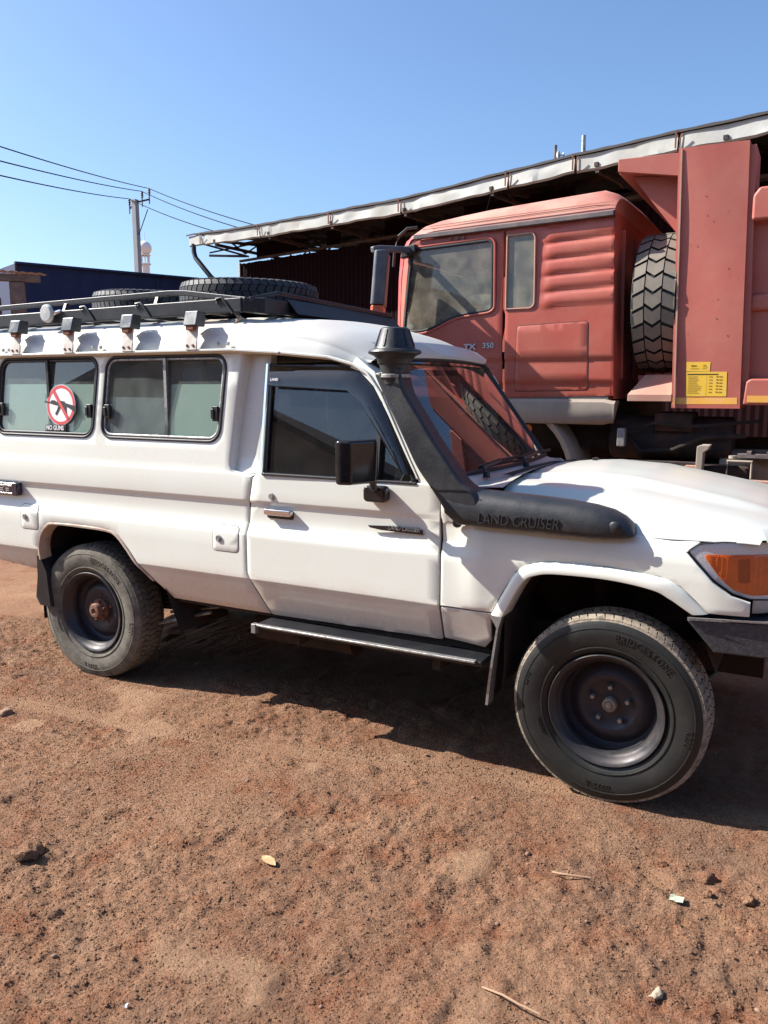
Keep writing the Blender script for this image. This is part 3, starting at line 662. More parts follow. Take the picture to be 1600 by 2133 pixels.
    # roof gutter, running down the windscreen pillar
    gp_ = [(-4.2,sg*.80,1.868),(-1.90,sg*.80,1.868),(-1.62,sg*.782,1.850),(-1.36,sg*.768,1.826),(-1.23,sg*.762,1.792),(-1.155,sg*.762,1.752),(-1.08,sg*.767,1.66),(-.87,sg*.805,1.285)]
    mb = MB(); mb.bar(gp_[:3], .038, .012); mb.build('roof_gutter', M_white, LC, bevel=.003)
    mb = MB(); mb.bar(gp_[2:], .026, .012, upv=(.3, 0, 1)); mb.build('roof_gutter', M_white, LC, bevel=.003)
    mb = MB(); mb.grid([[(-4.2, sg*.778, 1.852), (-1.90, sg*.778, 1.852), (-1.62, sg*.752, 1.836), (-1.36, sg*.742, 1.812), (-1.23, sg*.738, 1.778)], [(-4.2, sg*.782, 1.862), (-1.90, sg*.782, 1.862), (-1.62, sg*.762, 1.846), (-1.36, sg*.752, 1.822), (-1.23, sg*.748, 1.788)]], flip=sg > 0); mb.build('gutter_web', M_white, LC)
    # windscreen pillar
    mb = MB(); mb.sweep([(-1.235, sg*.700, 1.795), (-1.14, sg*.715, 1.735), (-.845, sg*.765, 1.275), (-.78, sg*.775, 1.20)], [(-.045,-.03),(.045,-.03),(.05,.0),(.045,.03),(-.045,.03),(-.05,0)], upv=(.8, 0, .6))
    mb.build('windscreen_pillar', M_white, LC, ang=60)
    # front wing
    fo = [(-.736,.735),(-.5,.735),(-.478,.78),(-.438,.856),(-.394,.927),(-.333,.968),(-.235,.985),(-.018,.988),(.188,.970),(.262,.940),(.318,.892),(.362,.848),(.505,.848),(.505,.900),(.439,.920),(.372,.968),(.275,1.070),(.30,1.092),(.318,1.112),(.085,1.118),(-.30,1.170),(-.62,1.225),(-.70,1.262),(-.768,1.262),(-.750,1.207),(-.738,.953)]
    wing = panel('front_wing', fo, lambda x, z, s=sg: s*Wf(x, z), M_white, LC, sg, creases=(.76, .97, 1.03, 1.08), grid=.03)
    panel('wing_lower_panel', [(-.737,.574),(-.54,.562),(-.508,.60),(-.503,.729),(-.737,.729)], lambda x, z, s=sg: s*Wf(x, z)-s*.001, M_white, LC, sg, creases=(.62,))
    panel('body_gap_backing', [(-1.83,.57),(-1.70,.56),(-.72,.58),(-.72,1.25),(-1.9,1.25)], lambda x, z, s=sg: s*(W(z)-.035), M_under, LC, sg, th=0, lip=0, grid=.3)
    # arch flare of the wing
    oa = [(-.500,.728),(-.438,.850),(-.394,.924),(-.333,.966),(-.235,.984),(-.018,.986),(.188,.968),(.262,.938),(.318,.890),(.368,.844)]
    ia = [(-.440,.728),(-.382,.845),(-.345,.898),(-.305,.920),(-.225,.935),(-.013,.937),(.155,.917),(.225,.886),(.270,.858),(.305,.836)]
    def dens(p, k=5):
        out = []
        for i in range(len(p)-1):
            a, b = p[i], p[i+1]; pm = p[i-1] if i else a; pn = p[i+2] if i+2 < len(p) else b
            for j in range(k):
                t = j/k; out.append(tuple(.5*((2*a[q])+(b[q]-pm[q])*t+(2*pm[q]-5*a[q]+4*b[q]-pn[q])*t*t+(-pm[q]+3*a[q]-3*b[q]+pn[q])*t**3) for q in (0, 1)))
        return out+[p[-1]]
    O2, I2 = dens(oa), dens(ia); rows = []
    for t, h in ((0, -.004), (.04, .010), (.12, .016), (.35, .024), (.75, .028), (.94, .026), (1.0, .018), (1.02, -.02), (1.02, -.09)):
        r_ = []
        for a, b in zip(O2, I2):
            x = a[0]*(1-t)+b[0]*t; z = a[1]*(1-t)+b[1]*t; yy = .846-.55*max(0, a[0]-.36)**1.7-.10*max(0, a[0]-.2); r_.append((x, sg*(yy+h), z))
        rows.append(r_)
    mb = MB(); mb.grid(rows, flip=sg > 0); mb.build('arch_flare', M_white, LC, ang=50)
    # rear arch lip
    rp = dens(arch[:-1], 3); rows = []
    for d_, o_ in ((0, .001), (.006, .007), (.016, .006), (.020, -.01), (.022, -.07)):
        rr = []
        for i, (x, z) in enumerate(rp):
            cx_, cz_ = -2.93, .62; v = Vector((cx_-x, cz_-z)).normalized(); rr.append((x+v.x*d_, sg*(W(np.array([z]))[0]+o_), z+v.y*d_))
        rows.append(rr)
    mb = MB(); mb.grid(rows, flip=sg > 0); mb.build('rear_arch_lip', M_lip, LC, ang=50)
    # wheel housings
    for pts_, y1, y0 in ((ia, .84, .36), (arch, .81, .40)):
        p3 = [(x, z) for x, z in pts_]; p3 = [(p3[0][0]-.0, p3[0][1]-.30)]+[(x, z+.02) for x, z in p3]+[(p3[-1][0]+.10, p3[-1][1]-.22)]
        mb = MB(); mb.grid([[(x, sg*y1, z) for x, z in p3], [(x, sg*y0, z) for x, z in p3]], flip=sg < 0)
        mb.add([(x, sg*y0, z) for x, z in p3], [tuple(range(len(p3)))]); mb.build('wheel_housing', M_inner, LC, ang=0)
    # mud flaps
    mb = MB(); rows = []
    for i in range(9):
        t = i/8; z = .728-.40*t; x = -.452-.036*math.sin(t*1.5)-.010*t**3; rows.append([(x-.02, sg*.640, z), (x, sg*.872, z), (x-.006, sg*.873, z), (x-.026, sg*.640, z)])
    mb.grid(rows); mb.build('mud_flap', M_blackplastic, LC, ang=40, recalc=True)
    mb = MB(); mb.grid([[(-.496, sg*.875, .728), (-.44, sg*.878, .730), (-.44, sg*.80, .730)]]+[[(-.452-.040*math.sin(t*1.5)-.010*t**3-.006, sg*.874, .728-.40*t), (-.452-.036*math.sin(t*1.5)-.010*t**3+.002, sg*.874, .728-.40*t), (-.452-.036*math.sin(t*1.5)-.010*t**3+.002, sg*.81, .728-.40*t)] for t in [i/8 for i in range(1, 9)]])
    mb.build('mud_flap_edge_highlight', M_steel, LC, ang=40)  # pale strip: the flap's bright edge highlight put into its colour
    mb = MB(); mb.prism([(-3.372,.735),(-3.378,.56),(-3.40,.44),(-3.37,.392),(-3.28,.39),(-3.30,.60)], 0, 1); mb.v = [(v[0]+.03*(v[1]), sg*(.835-.18*v[1]), v[2]) for v in mb.v]
    mb.build('mud_flap', M_blackplastic, LC, recalc=True)
    # sill closing the gap under the door, side step
    mb = MB(); mb.box(-2.33, -.53, *sorted((sg*.70, sg*.772)), .532, .575); mb.build('sill', M_under, LC)
    mb = MB(); mb.box(-1.715, -.515, *sorted((sg*.76, sg*.905)), .502, .528); stp = mb.build('side_step', M_blackplastic, LC, bevel=.008)
    mb = MB(); mb.prism([(-1.70, sg*.905), (-.54, sg*.895), (-.54, sg*.925), (-1.64, sg*.932), (-1.70, sg*.925)], .521, .533, 'z'); mb.prism([(-1.722, sg*.90), (-1.695, sg*.90), (-1.695, sg*.93), (-1.722, sg*.93)], .484, .533, 'z'); mb.build('step_edge', M_steel, stp, bevel=.004)
    for bx in (-1.5, -.75): mb = MB(); mb.box(bx-.02, bx+.02, *sorted((sg*.5, sg*.86)), .44, .488); mb.build('step_bracket', M_under, stp)
# side marker lamp of the rear body (chromed dark lamp), name badge
mb = MB(); mb.prism(rrect(-3.86, -3.478, 1.045, 1.122, .012), -.822, -.862); lamp = mb.build('side_lamp', mat('lamp_dark', (.008, .008, .03), .15, coat=.8), LC, bevel=.006)
for z0 in (1.058, 1.105): mb = MB(); mb.box(-3.86, -3.515, -.866, -.860, z0-.005, z0+.005); mb.build('lamp_strip', M_chrome, lamp, bevel=.002)
for i in range(6):
    for j in range(2): mb = MB(); mb.box(-3.575-i*.05, -3.545-i*.05, -.865, -.861, 1.073+j*.012, 1.078+j*.012); mb.build('lamp_louvre', M_letter, lamp)
mb = MB(); mb.prism([(-1.112,1.062),(-1.10,1.052),(-1.04,1.045),(-.832,1.040),(-.835,1.062),(-.99,1.068)], -.831, -.838); bdg = mb.build('name_badge', M_gloss_black, LC, bevel=.002)
text('badge_lettering', 'LAND CRUISER', .030, M_steel, bdg, (-.925, -.840, 1.061), ext=.002, shear=.3, sx=.78)
# roof shell
def roof_z(x): return np.interp(x, [-4.2, -1.9, -1.56, -1.30, -1.16, -1.08], [2.065, 2.062, 2.035, 1.965, 1.905, 1.845])
def gut_z(x): return np.interp(x, [-4.2, -1.90, -1.62, -1.36, -1.23, -1.155, -1.08], [1.872, 1.872, 1.854, 1.830, 1.796, 1.770, 1.79])
rows = []
RS = [(0, 1.0, .0), (.018, 1.0, .0), (.20, .985, 0), (.34, .972, 0), (.37, .962, 0), (.40, .962, 0), (.56, .935, 0), (.70, .885, 0), (.80, .82, 0), (.88, .73, 0), (.94, .58, 0), (.975, .4, 0), (.995, .2, 0), (1, 0, 0)]
for x in list(np.linspace(-4.2, -2.0, 8))+list(np.linspace(-1.9, -1.08, 18)):
    g0, t0 = gut_z(x), roof_z(x); hw = np.interp(x, [-4.2, -1.9, -1.36, -1.08], [.795, .790, .757, .70]); r_ = []
    for h, k, _ in RS: r_.append((x+.10*(k*k-0)*(-1)*max(0, (x+1.5)/.42) if x > -1.5 else x, -hw*k, g0+(t0-g0)*h))
    r_ += [(p[0], -p[1], p[2]) for p in r_[-2::-1]]; rows.append(r_)
mb = MB(); mb.grid(rows); rf = mb.build('roof', M_roofp, LC, ang=60)
mb = MB(); mb.grid([[(-4.2, y, 1.855) for y in (-.78, 0, .78)], [(-1.9, y, 1.855) for y in (-.78, 0, .78)], [(-1.2, y, 1.80) for y in (-.72, 0, .72)], [(-1.06, y, 1.80) for y in (-.64, 0, .64)]]); mb.build('headlining', M_interior, LC)
# windscreen and its seal
rows = []; rows2 = []
for j in range(13):
    t = j/12*2-1; bx = -.705-.055*t*t; tx = -1.085-.05*t*t; rows.append([(bx*(1-k)+tx*k, t*(.685*(1-k)+.62*k), 1.288*(1-k)+1.815*k+.012*(1-t*t)*k) for k in (0, .25, .5, .75, 1)])
mb = MB(); mb.grid(rows, flip=True); mb.build('windscreen', M_windscreen, LC, ang=80)
edge = [r[0] for r in rows]+[rows[-1][k] for k in (1, 2, 3)]+[r[-1] for r in rows[::-1]]+[rows[0][k] for k in (3, 2, 1)]
mb = MB(); mb.tube(edge, .013, 6, closed=True); mb.build('windscreen_seal', M_rubber, LC, ang=70)
rows = []
for j in range(13):
    t = j/12*2-1; tx = -1.085-.05*t*t; rows.append([(tx+.012, t*.625, 1.822+.012*(1-t*t)), (tx+.018, t*.63, 1.85), (tx-.06, t*.66, 1.895+.02*(1-t*t))])
mb = MB(); mb.grid(rows, flip=True); mb.build('roof_header', M_roofp, LC, ang=70)
mb = MB(); rows = []
for j in range(13):
    t = j/12*2-1; bx = -.705-.055*t*t; rows.append([(bx-.02, t*.70, 1.296), (bx+.02, t*.70, 1.278), (bx+.10, t*.72, 1.272-.02*t*t), (-.50, t*.735, 1.262+.045*(1-abs(t)**3))])
mb.grid(rows, flip=True); mb.build('cowl', M_hood, LC, ang=40)
mb = MB(); mb.grid([[(-.62+.05*i, y, 1.2765+.012*(1-abs(y)*1.2)) for i in (0, 1)] for y in np.linspace(-.42, .42, 9)], flip=True); mb.build('cowl_vent', M_under, LC)
for yy, ln in ((-.52, .56), (.05, .52)):
    mb = MB(); mb.tube([(-.66, yy, 1.292), (-.685, yy+.03, 1.318), (-.70, yy+.30, 1.328)], .008, 6); mb.bar([(-.707, yy+.30-.27, 1.318), (-.712, yy+.30, 1.330), (-.707, yy+.30+.27, 1.326)], .008, .016); mb.lathe([(.0, .03), (.014, .028), (.018, 0)], (-.66, yy, 1.275), 'z', 12)
    mb.build('windscreen_wiper', M_blackplastic, LC)
# bonnet with its raised centre
def hood(x, y):
    zc = np.interp(x, [-.52, -.35, -.2, 0, .2, .4, .52, .60, .655, .675], [1.300, 1.322, 1.330, 1.318, 1.285, 1.248, 1.217, 1.185, 1.13, 1.06]); ge = np.interp(x, [-.52, -.3, .085, .53, .62, .675], [1.205, 1.172, 1.124, 1.128, 1.130, 1.128])
    rr = np.interp(x, [-.52, 0, .5, .62, .675], [1.272, 1.262, 1.190, 1.165, 1.14]); a = abs(y)
    return np.interp(a, [0, .20, .33, .40, .46, .58, .66, .72, .78, .812, .822], [zc, zc-.004, zc-.016, zc*.7+rr*.3-.004, rr+.006, rr, rr*.86+ge*.14, rr*.58+ge*.42, rr*.2+ge*.8, ge+.004, ge-.012])
ys = [0,.10,.20,.27,.33,.365,.40,.43,.46,.52,.58,.62,.66,.69,.72,.75,.78,.80,.812,.822]; ys = [-y for y in ys[:0:-1]]+ys
hx = list(np.linspace(-.52, .52, 27))+[.56, .60, .625, .645, .66, .672, .677]
mb = MB(); G = []
for x in hx:
    r_ = []
    for y in ys:
        xs_ = x-.14*(abs(y)/.8)**4*np.clip((x-.0)/.6, 0, 1); wd = np.interp(x, [-.52, 0, .3, .677], [.92, .985, 1.0, .97]); r_.append((xs_, y*wd, float(hood(x, y))))
    G.append(r_)
mb.grid(G); mb.build('bonnet', M_hood, LC, ang=75)
mb = MB(); mb.grid([[(hx[0], y*.92, float(hood(hx[0], y))) for y in ys], [(hx[0]+.01, y*.92, float(hood(hx[0], y))-.05) for y in ys]]); mb.build('bonnet_edge', M_hood, LC)
for s in (-1, 1):
    mb = MB(); mb.grid([[(.545, s*.792, 1.126), (.60, s*.745, 1.125), (.64, s*.66, 1.123), (.655, s*.52, 1.12)], [(.535, s*.765, 1.146), (.585, s*.72, 1.146), (.62, s*.64, 1.145), (.635, s*.52, 1.145)], [(.52, s*.72, 1.163), (.565, s*.68, 1.162), (.595, s*.60, 1.165), (.61, s*.50, 1.17)]], flip=s > 0); mb.build('nose_panel', M_hood, LC, ang=60)
mb = MB(); mb.box(-.33, -.31, .10, .16, 1.322, 1.334); mb.build('washer_jet', M_blackplastic, LC, bevel=.003)
mb = MB(); mb.box(.42, .60, -.62, .62, .86, 1.06); mb.build('radiator_panel', M_under, LC)
mb = MB(); mb.grid([[(.655, y, z) for y in (-.52, 0, .52)] for z in (.88, 1.05)]); mb.build('grille', M_blackplastic, LC)
# lamps at the corner
for sg in (-1, 1):
    lo = rounded([(.278,1.078),(.318,1.108),(.40,1.118),(.62,1.122),(.655,1.05),(.65,.92),(.565,.900),(.501,.902),(.439,.924),(.372,.972)], [.01,.01,.02,.02,.03,.03,.02,.01,.01,.01])
    ylm = lambda x, z, s=sg: s*(np.interp(x, [.27, .34, .42, .50, .56, .61, .65], [.838, .828, .808, .775, .735, .68, .60])-.018*np.clip((1.0-z)/.1, 0, 1)*0)
    lp = panel('headlamp', lo, ylm, M_lens_clear, LC, sg, th=.02, grid=.03)
    oi = rounded([(.332,1.068),(.625,1.078),(.625,.945),(.565,.918),(.508,.916),(.445,.935),(.392,.985)], [.012,.01,.03,.03,.02,.02,.02])
    panel('indicator', oi, lambda x, z: ylm(x, z)+sg*(.003+.0009*np.sin(x*2*math.pi/.018)), M_lens_orange, lp, sg, th=.003, grid=.0045, lip=.001)
    panel('bulb_window', rounded([(.452,1.055),(.492,1.057),(.497,.965),(.458,.965)], .008), lambda x, z: ylm(x, z)+sg*.0042, mat('lens_orange_dark', (.30, .05, .012), .15, coat=.6) if sg < 0 else D.materials['lens_orange_dark'], lp, sg, th=.001, grid=.03, lip=0)
    ring('lamp_seal', lo, lambda x, z: ylm(x, z), .0035, M_rubber, lp, sg, .0035, .01)
    panel('corner_filler', [(.510,.848),(.66,.85),(.66,.90),(.565,.896),(.510,.898)], lambda x, z, s=sg: s*(np.interp(x, [.27, .34, .42, .50, .56, .61, .66], [.838, .828, .812, .778, .738, .68, .58])), M_lip, LC, sg, th=.02)
# bumper
pts = [(.298, .820), (.60, .826), (.60, .696), (.400, .702)]
mb = MB()
def bx(y0, y1, x0, x1): pass
mb.add([(.290, -.868, .820), (.62, -.80, .826), (.74, -.60, .828), (.74, .60, .828), (.62, .80, .826), (.290, .868, .820),
        (.395, -.862, .702), (.62, -.80, .690), (.72, -.60, .66), (.72, .60, .66), (.62, .80, .690), (.395, .862, .702),
        (.290, -.72, .820), (.50, -.66, .826), (.60, -.50, .828), (.60, .50, .828), (.50, .66, .826), (.290, .72, .820),
        (.395, -.72, .702), (.50, -.66, .690), (.58, -.50, .66), (.58, .50, .66), (.50, .66, .690), (.395, .72, .702)],
       [(i, i+6, i+7, i+1) for i in range(5)]+[(i, i+1, i+13, i+12) for i in range(5)]+[(i+6, i+18, i+19, i+7) for i in range(5)]+[(i+12, i+13, i+19, i+18) for i in range(5)]+[(0, 12, 18, 6), (5, 11, 23, 17)])
bum = mb.build('bumper', M_bumper, LC, bevel=.007, recalc=True)
mb = MB(); mb.bar([(.296, -.872, .8265), (.615, -.806, .832), (.735, -.606, .834)], .010, .006); mb.build('bumper_edge', M_steel, bum)
# underbody: floor, chassis rails, axles, exhaust, springs
mb = MB(); mb.box(-4.15, -3.36, -.76, .76, .66, .72); mb.box(-2.36, -.60, -.76, .76, .58, .64); mb.box(-3.36, -2.36, -.40, .40, .60, .92); mb.box(-.60, .55, -.38, .38, .62, 1.05); mb.build('floor_pan', M_under, LC)
mb = MB(); [mb.box(-4.1, .55, *sorted((s*.38, s*.46)), .50, .62) for s in (-1, 1)]; [mb.box(x-.03, x+.03, -.4, .4, .52, .60) for x in (-3.9, -2.2, -1.2, .4)]; mb.build('chassis_frame', M_under, LC)
for ax_ in (-2.98, 0):
    mb = MB(); mb.tube([(ax_, -.66, .39), (ax_, .66, .39)], .045, 12); mb.lathe([(0, -.12), (.09, -.10), (.15, 0), (.09, .10), (0, .12)], (ax_, .05 if ax_ else .2, .39), 'y', 16); mb.build('axle', M_under, LC)
for s in (-1, 1):
    mb = MB()
    for k in range(5): mb.bar([(-2.98-.62+.08*k, s*.55, .46+.012*k), (-2.98, s*.55, .37+.016*k), (-2.98+.62-.08*k, s*.55, .46+.012*k)], .06, .012)
    mb.build('leaf_spring', M_under, LC)
    mb = MB(); mb.tube([(-2.9, s*.50, .40), (-2.45, s*.52, .74)], .025, 10); mb.build('shock_absorber', M_under, LC); mb = MB(); mb.tube([(-.08, s*.48, .40), (-.12, s*.50, .85)], .03, 10); mb.build('shock_absorber', M_under, LC)
mb = MB(); mb.tube([(-.2, .25, .50), (-1.2, .30, .42), (-1.9, -.30, .42), (-2.4, -.50, .47)], .03, 10); mb.tube([(-1.95, -.52, .40), (-1.35, -.52, .40)], .085, 16); mb.build('exhaust', M_under, LC)
mb = MB(); mb.tube([(-2.55, -.60, .40), (-2.10, -.60, .50)], .010, 6); mb.tube([(-2.6, -.66, .34), (-2.20, -.66, .46)], .010, 6); mb.build('brake_pipe', M_steel, LC)
mb = MB(); mb.box(-4.2, -4.17, -.79, .79, .66, 1.87); mb.build('rear_door', M_white, LC, bevel=.01)
# cabin interior
mb = MB(); mb.prism([(-.80,.95),(-.80,1.25),(-.90,1.27),(-1.02,1.20),(-1.05,1.05),(-.95,.9)], -.74, .74); mb.build('dashboard', M_seat, LC, bevel=.02)
for s in (-.40, .40):
    mb = MB(); mb.box(-1.72, -1.22, s-.25, s+.25, .80, .95); st = mb.build('seat', M_seat, LC, bevel=.05, seg=3)
    mb = MB(); mb.prism([(-1.62,.93),(-1.72,.93),(-1.84,1.52),(-1.74,1.54)], s-.23, s+.23); mb.build('seat_back', M_seat, st, bevel=.03, seg=3)
    mb = MB(); mb.prism([(-1.74,1.56),(-1.83,1.55),(-1.86,1.74),(-1.78,1.75)], s-.14, s+.14); mb.build('headrest', M_seat, st, bevel=.03, seg=3)
mb = MB(); c = Vector((-1.10, -.40, 1.24)); ax3 = Vector((-.85, 0, .52)).normalized(); e1 = Vector((0, 1, 0)); e2 = ax3.cross(e1)
mb.tube([c+.19*(math.cos(a)*e1+math.sin(a)*e2) for a in np.linspace(0, 2*math.pi, 28, endpoint=False)], .014, 8, closed=True)
for a in (.5, 2.64, 4.71): mb.tube([c, c+.185*(math.cos(a)*e1+math.sin(a)*e2)], .012, 6)
mb.tube([c, c-ax3*.30], .02, 8); mb.build('steering_wheel', M_blackplastic, LC)
for s in (-1, 1):
    mb = MB(); mb.box(-4.1, -1.95, *sorted((s*.30, s*.70)), .95, 1.06); mb.build('bench', M_seat, LC, bevel=.03)
    mb = MB(); mb.box(-4.1, -1.95, *sorted((s*.66, s*.74)), 1.06, 1.36); mb.build('bench_back', M_interior, LC, bevel=.02)
mb = MB(); mb.box(-1.93, -1.90, -.76, .76, .64, 1.30); mb.build('bulkhead', M_interior, LC)
mb = MB(); mb.tube([(-2.30, -.55, 1.3), (-2.30, -.55, 1.85)], .018, 8); mb.tube([(-3.2, .5, 1.3), (-3.2, .5, 1.85)], .018, 8); mb.build('grab_pole', M_interior, LC)
# no-guns sign and its caption on the window
yS = -.7935+0; cxS, czS, RS_ = -3.146, 1.583, .112
def W1(z): return float(W(np.array([z]))[0])
tilt = (W1(1.4)-W1(1.75))/.35
sgn = empty('window_sticker', (0, 0, 0), LC)
def onwin(mb, lift):
    mb.v = [(v[0], -(W1(v[2])-.010)-lift-v[1], v[2]) for v in mb.v]; return mb
def disc(r, n=48): return [(cxS+r*1.02*math.cos(2*math.pi*i/n), czS+r*math.sin(2*math.pi*i/n)) for i in range(n)]
mb = MB(); mb.prism(disc(RS_+.003), 0, .0006); onwin(mb, .001).build('sign_disc', M_stick_w, sgn, ang=0)
mb = MB(); o_, i_ = disc(RS_), disc(RS_-.017); o_.append(o_[0]); i_.append(i_[0]); mb.grid([[(x, 0, z) for x, z in o_], [(x, 0, z) for x, z in i_]]); onwin(mb, .0024).build('red_ring', M_stick_r, sgn, ang=0)
gun = [(-.135,.020),(-.125,.020),(-.123,.030),(-.119,.030),(-.119,.019),(-.085,.017),(-.078,.026),(-.05,.026),(-.035,.018),(-.02,.017),(-.005,.024),(.03,.020),(.034,.012),(.062,.006),(.125,-.006),(.122,-.045),(.075,-.020),(.052,-.010),(.046,-.013),(.050,-.045),(.038,-.048),(.028,-.014),(.004,-.008),(-.015,-.035),(-.033,-.060),(-.046,-.050),(-.030,-.028),(-.020,-.004),(-.06,.002),(-.085,.008),(-.135,.013)]
mb = MB(); mb.prism([(cxS+x, czS+z) for x, z in gun], 0, .0005); onwin(mb, .0026).build('rifle_silhouette', M_print, sgn, ang=0)
mb = MB(); a = rad(128); dx, dz = math.cos(a), math.sin(a); px_, pz_ = -dz*.010, dx*.010; r1 = RS_-.012
mb.prism([(cxS+dx*r1+px_, czS+dz*r1+pz_), (cxS+dx*r1-px_, czS+dz*r1-pz_), (cxS-dx*r1-px_, czS-dz*r1-pz_), (cxS-dx*r1+px_, czS-dz*r1+pz_)], 0, .0005); onwin(mb, .0034).build('red_slash', M_stick_r, sgn, ang=0)
mb = MB(); mb.prism([(-3.268, 1.428), (-3.102, 1.431), (-3.102, 1.472), (-3.268, 1.469)], 0, .0006); onwin(mb, .0035).build('caption_plate', M_print, sgn, ang=0)
text('caption', 'NO GUNS', .036, M_stick_w, sgn, (-3.185, -(W1(1.44)-.010)-.0068, 1.452), ext=.0006, sx=.88, bold=.0010)
# wheels
def wheel(name, x, y, tm, dusty, right, spare=False, rim_m=M_rim):
    wh = empty(name, (x, y, .39), LC if not spare else None)
    t = link(D.objects.new('tyre', tm), wh)
    mb = MB(); mb.lathe([(.226, -.097), (.233, -.100), (.238, -.094), (.236, -.084)], (0, 0, 0), 'y', 64); mb.lathe([(.226, -.097), (.216, -.092), (.207, -.070), (.200, -.060), (.196, -.055), (.192, -.02), (.190, .02)], (0, 0, 0), 'y', 64); mb.build('rim_lip', M_rimlip, wh, ang=60, recalc=False)
    mb = MB()
    if not dusty: pr = [(.190, -.02), (.186, .012), (.176, .020), (.160, .012), (.140, -.006), (.120, -.014), (.105, -.010), (.096, .0), (.05, .004), (.03, .004), (.028, -.02), (0, -.02)]
    else: pr = [(.190, -.02), (.186, .004), (.172, .012), (.158, .004), (.142, -.020), (.120, -.028), (.098, -.020), (.06, -.014), (.0, -.014)]
    mb.lathe(pr[::-1] if 0 else pr, (0, 0, 0), 'y', 64); mb.build('wheel_disc', rim_m, wh, ang=60)
    if not dusty:
        mb = MB(); mb.lathe([(.030, .004), (.030, -.024), (.026, -.032), (.022, -.034), (.016, -.030), (.010, -.040), (0, -.042)], (0, 0, 0), 'y', 24); mb.build('hub_cap', M_hubcap, wh, ang=40)
        br = .075; nm = M_steel
    else:
        mb = MB(); mb.lathe([(.066, -.014), (.064, -.030), (.048, -.036), (.044, -.066), (.036, -.076), (.018, -.078), (.014, -.070), (0, -.070)], (0, 0, 0), 'y', 28); mb.build('hub', M_hubrust, wh, ang=40)
        for i in range(6):
            a = i*math.pi/3+.3; mb = MB(); mb.lathe([(0, -.052), (.007, -.052), (.008, -.036)], (.054*math.cos(a), 0, .054*math.sin(a)), 'y', 6); mb.build('hub_stud', M_hubrust, wh, ang=30)
        br = .085; nm = M_hubrust
    mb = MB(); mb.lathe([(0, -.022), (.008, -.022), (.0115, -.016), (.012, .006)], (0, 0, 0), 'y', 6); nut = mb.mesh('lug_nut', 30); nut.materials.append(nm)
    for i in range(5):
        a = math.pi/2+i*2*math.pi/5; o = link(D.objects.new('lug_nut', nut), wh); o.location = (br*math.cos(a), -.004, br*math.sin(a))
    if not right: wh.rotation_euler = (0, 0, math.pi)
    return wh
M_hubcap = mat('dusty_hub_cap', (.36, .29, .22), .5, metal=.3, dirt=(.12, .08, .05), dirt_amt=.7, dirt_scale=40)
tb = tyre_mesh(.397, .232, .215, 70, side=False)
lettering(tb, 'BRIDGESTONE', .318, -.1085, .042, 62); lettering(tb, 'V-STEEL', .322, -.1080, .032, -92); lettering(tb, 'R230', .325, -.1080, .036, -8); lettering(tb, '7.50R16 LT', .290, -.1075, .016, 200); lettering(tb, 'TUBE TYPE', .335, -.1075, .012, 165)
tm = tb.mesh('tyre', 38); tm.materials.append(M_tyre); tm.materials.append(M_tyre_dusty); tm2 = tm.copy(); tm2.materials.clear(); tm2.materials.append(M_tyre_rear); tm2.materials.append(M_tyre_rear)
for pl in tm.polygons:
    c = pl.center
    if math.hypot(c.x, c.z) > .372: pl.material_index = 1
wheel('front_wheel', 0, -.755, tm, False, True); wheel('front_wheel', 0, .755, tm, False, False)
wheel('rear_wheel', -2.98, -.705, tm2, True, True); wheel('rear_wheel', -2.98, .705, tm2, True, False)
# snorkel
st_ = [(-.70,1.150,1.262),(-.66,1.118,1.263),(-.60,1.108,1.262),(-.52,1.107,1.257),(-.42,1.106,1.251),(-.30,1.103,1.246),(-.18,1.100,1.238),(-.08,1.099,1.226),(-.01,1.100,1.210),(.035,1.103,1.187),(.062,1.107,1.163),(.075,1.112,1.142),(.080,1.120,1.130)]
rows = []
for x, zb, zt in st_:
    taper = max(0, (x+.10)/.18)**2; yo, yi = -.905+.045*taper, -.775; h = zt-zb; ring_ = []
    for yy, zz in [(yi, 0), (yo+.035, 0), (yo+.014, .03), (yo+.003, .10), (yo, .22), (yo+.001, .48), (yo+.008, .68), (yo+.022, .84), (yo+.042, .94), (yo+.066, .99), (yo+.09, 1.0), (yi, .985)]: ring_.append((x, min(yy, yi), zb+h*zz))
    ring_.append(ring_[0]); rows.append(ring_)
mb = MB(); mb.grid(rows); mb.add(rows[-1][:-1], [tuple(range(12))]); mb.add(rows[0][:-1], [tuple(range(12))]); sn = mb.build('snorkel', M_snorkel, LC, ang=55, recalc=True)
pp_ = rounded([(-1.058,1.750),(-1.040,1.712),(-.842,1.345),(-.772,1.262),(-.690,1.148),(-.655,1.112),(-.575,1.109),(-.54,1.20),(-.572,1.258),(-.622,1.284),(-.749,1.443),(-.913,1.680),(-.925,1.775)], [0,.08,.05,.05,.03,.02,.02,.05,.05,.04,.03,.10,0])
mb = MB(); mb.prism(pp_, -.900, -.775); mb.v = [(v_[0], v_[1]+(.014*min(1, max(0, (v_[2]-1.27)/.3)) if v_[1] < -.85 else 0), v_[2]) for v_ in mb.v]; mb.build('snorkel_pipe', M_snorkel, sn, bevel=.032, seg=5)
mb = MB(); mb.bar([(-.765, -.9035, 1.262), (-.585, -.9035, 1.264)], .003, .003); mb.build('joint_line', M_rubber, sn)
mb = MB(); sc = (-.978, -.832, 0)
mb.lathe([(.058, 1.70), (.062, 1.745), (.066, 1.782), (.074, 1.790), (.078, 1.808), (.092, 1.822), (.114, 1.831), (.118, 1.838), (.113, 1.846), (.092, 1.852), (.086, 1.866), (.070, 1.915), (.062, 1.938), (.054, 1.943), (0, 1.944)], sc, 'z', 40); hd = mb.build('snorkel_head', M_snorkel, sn, ang=32)
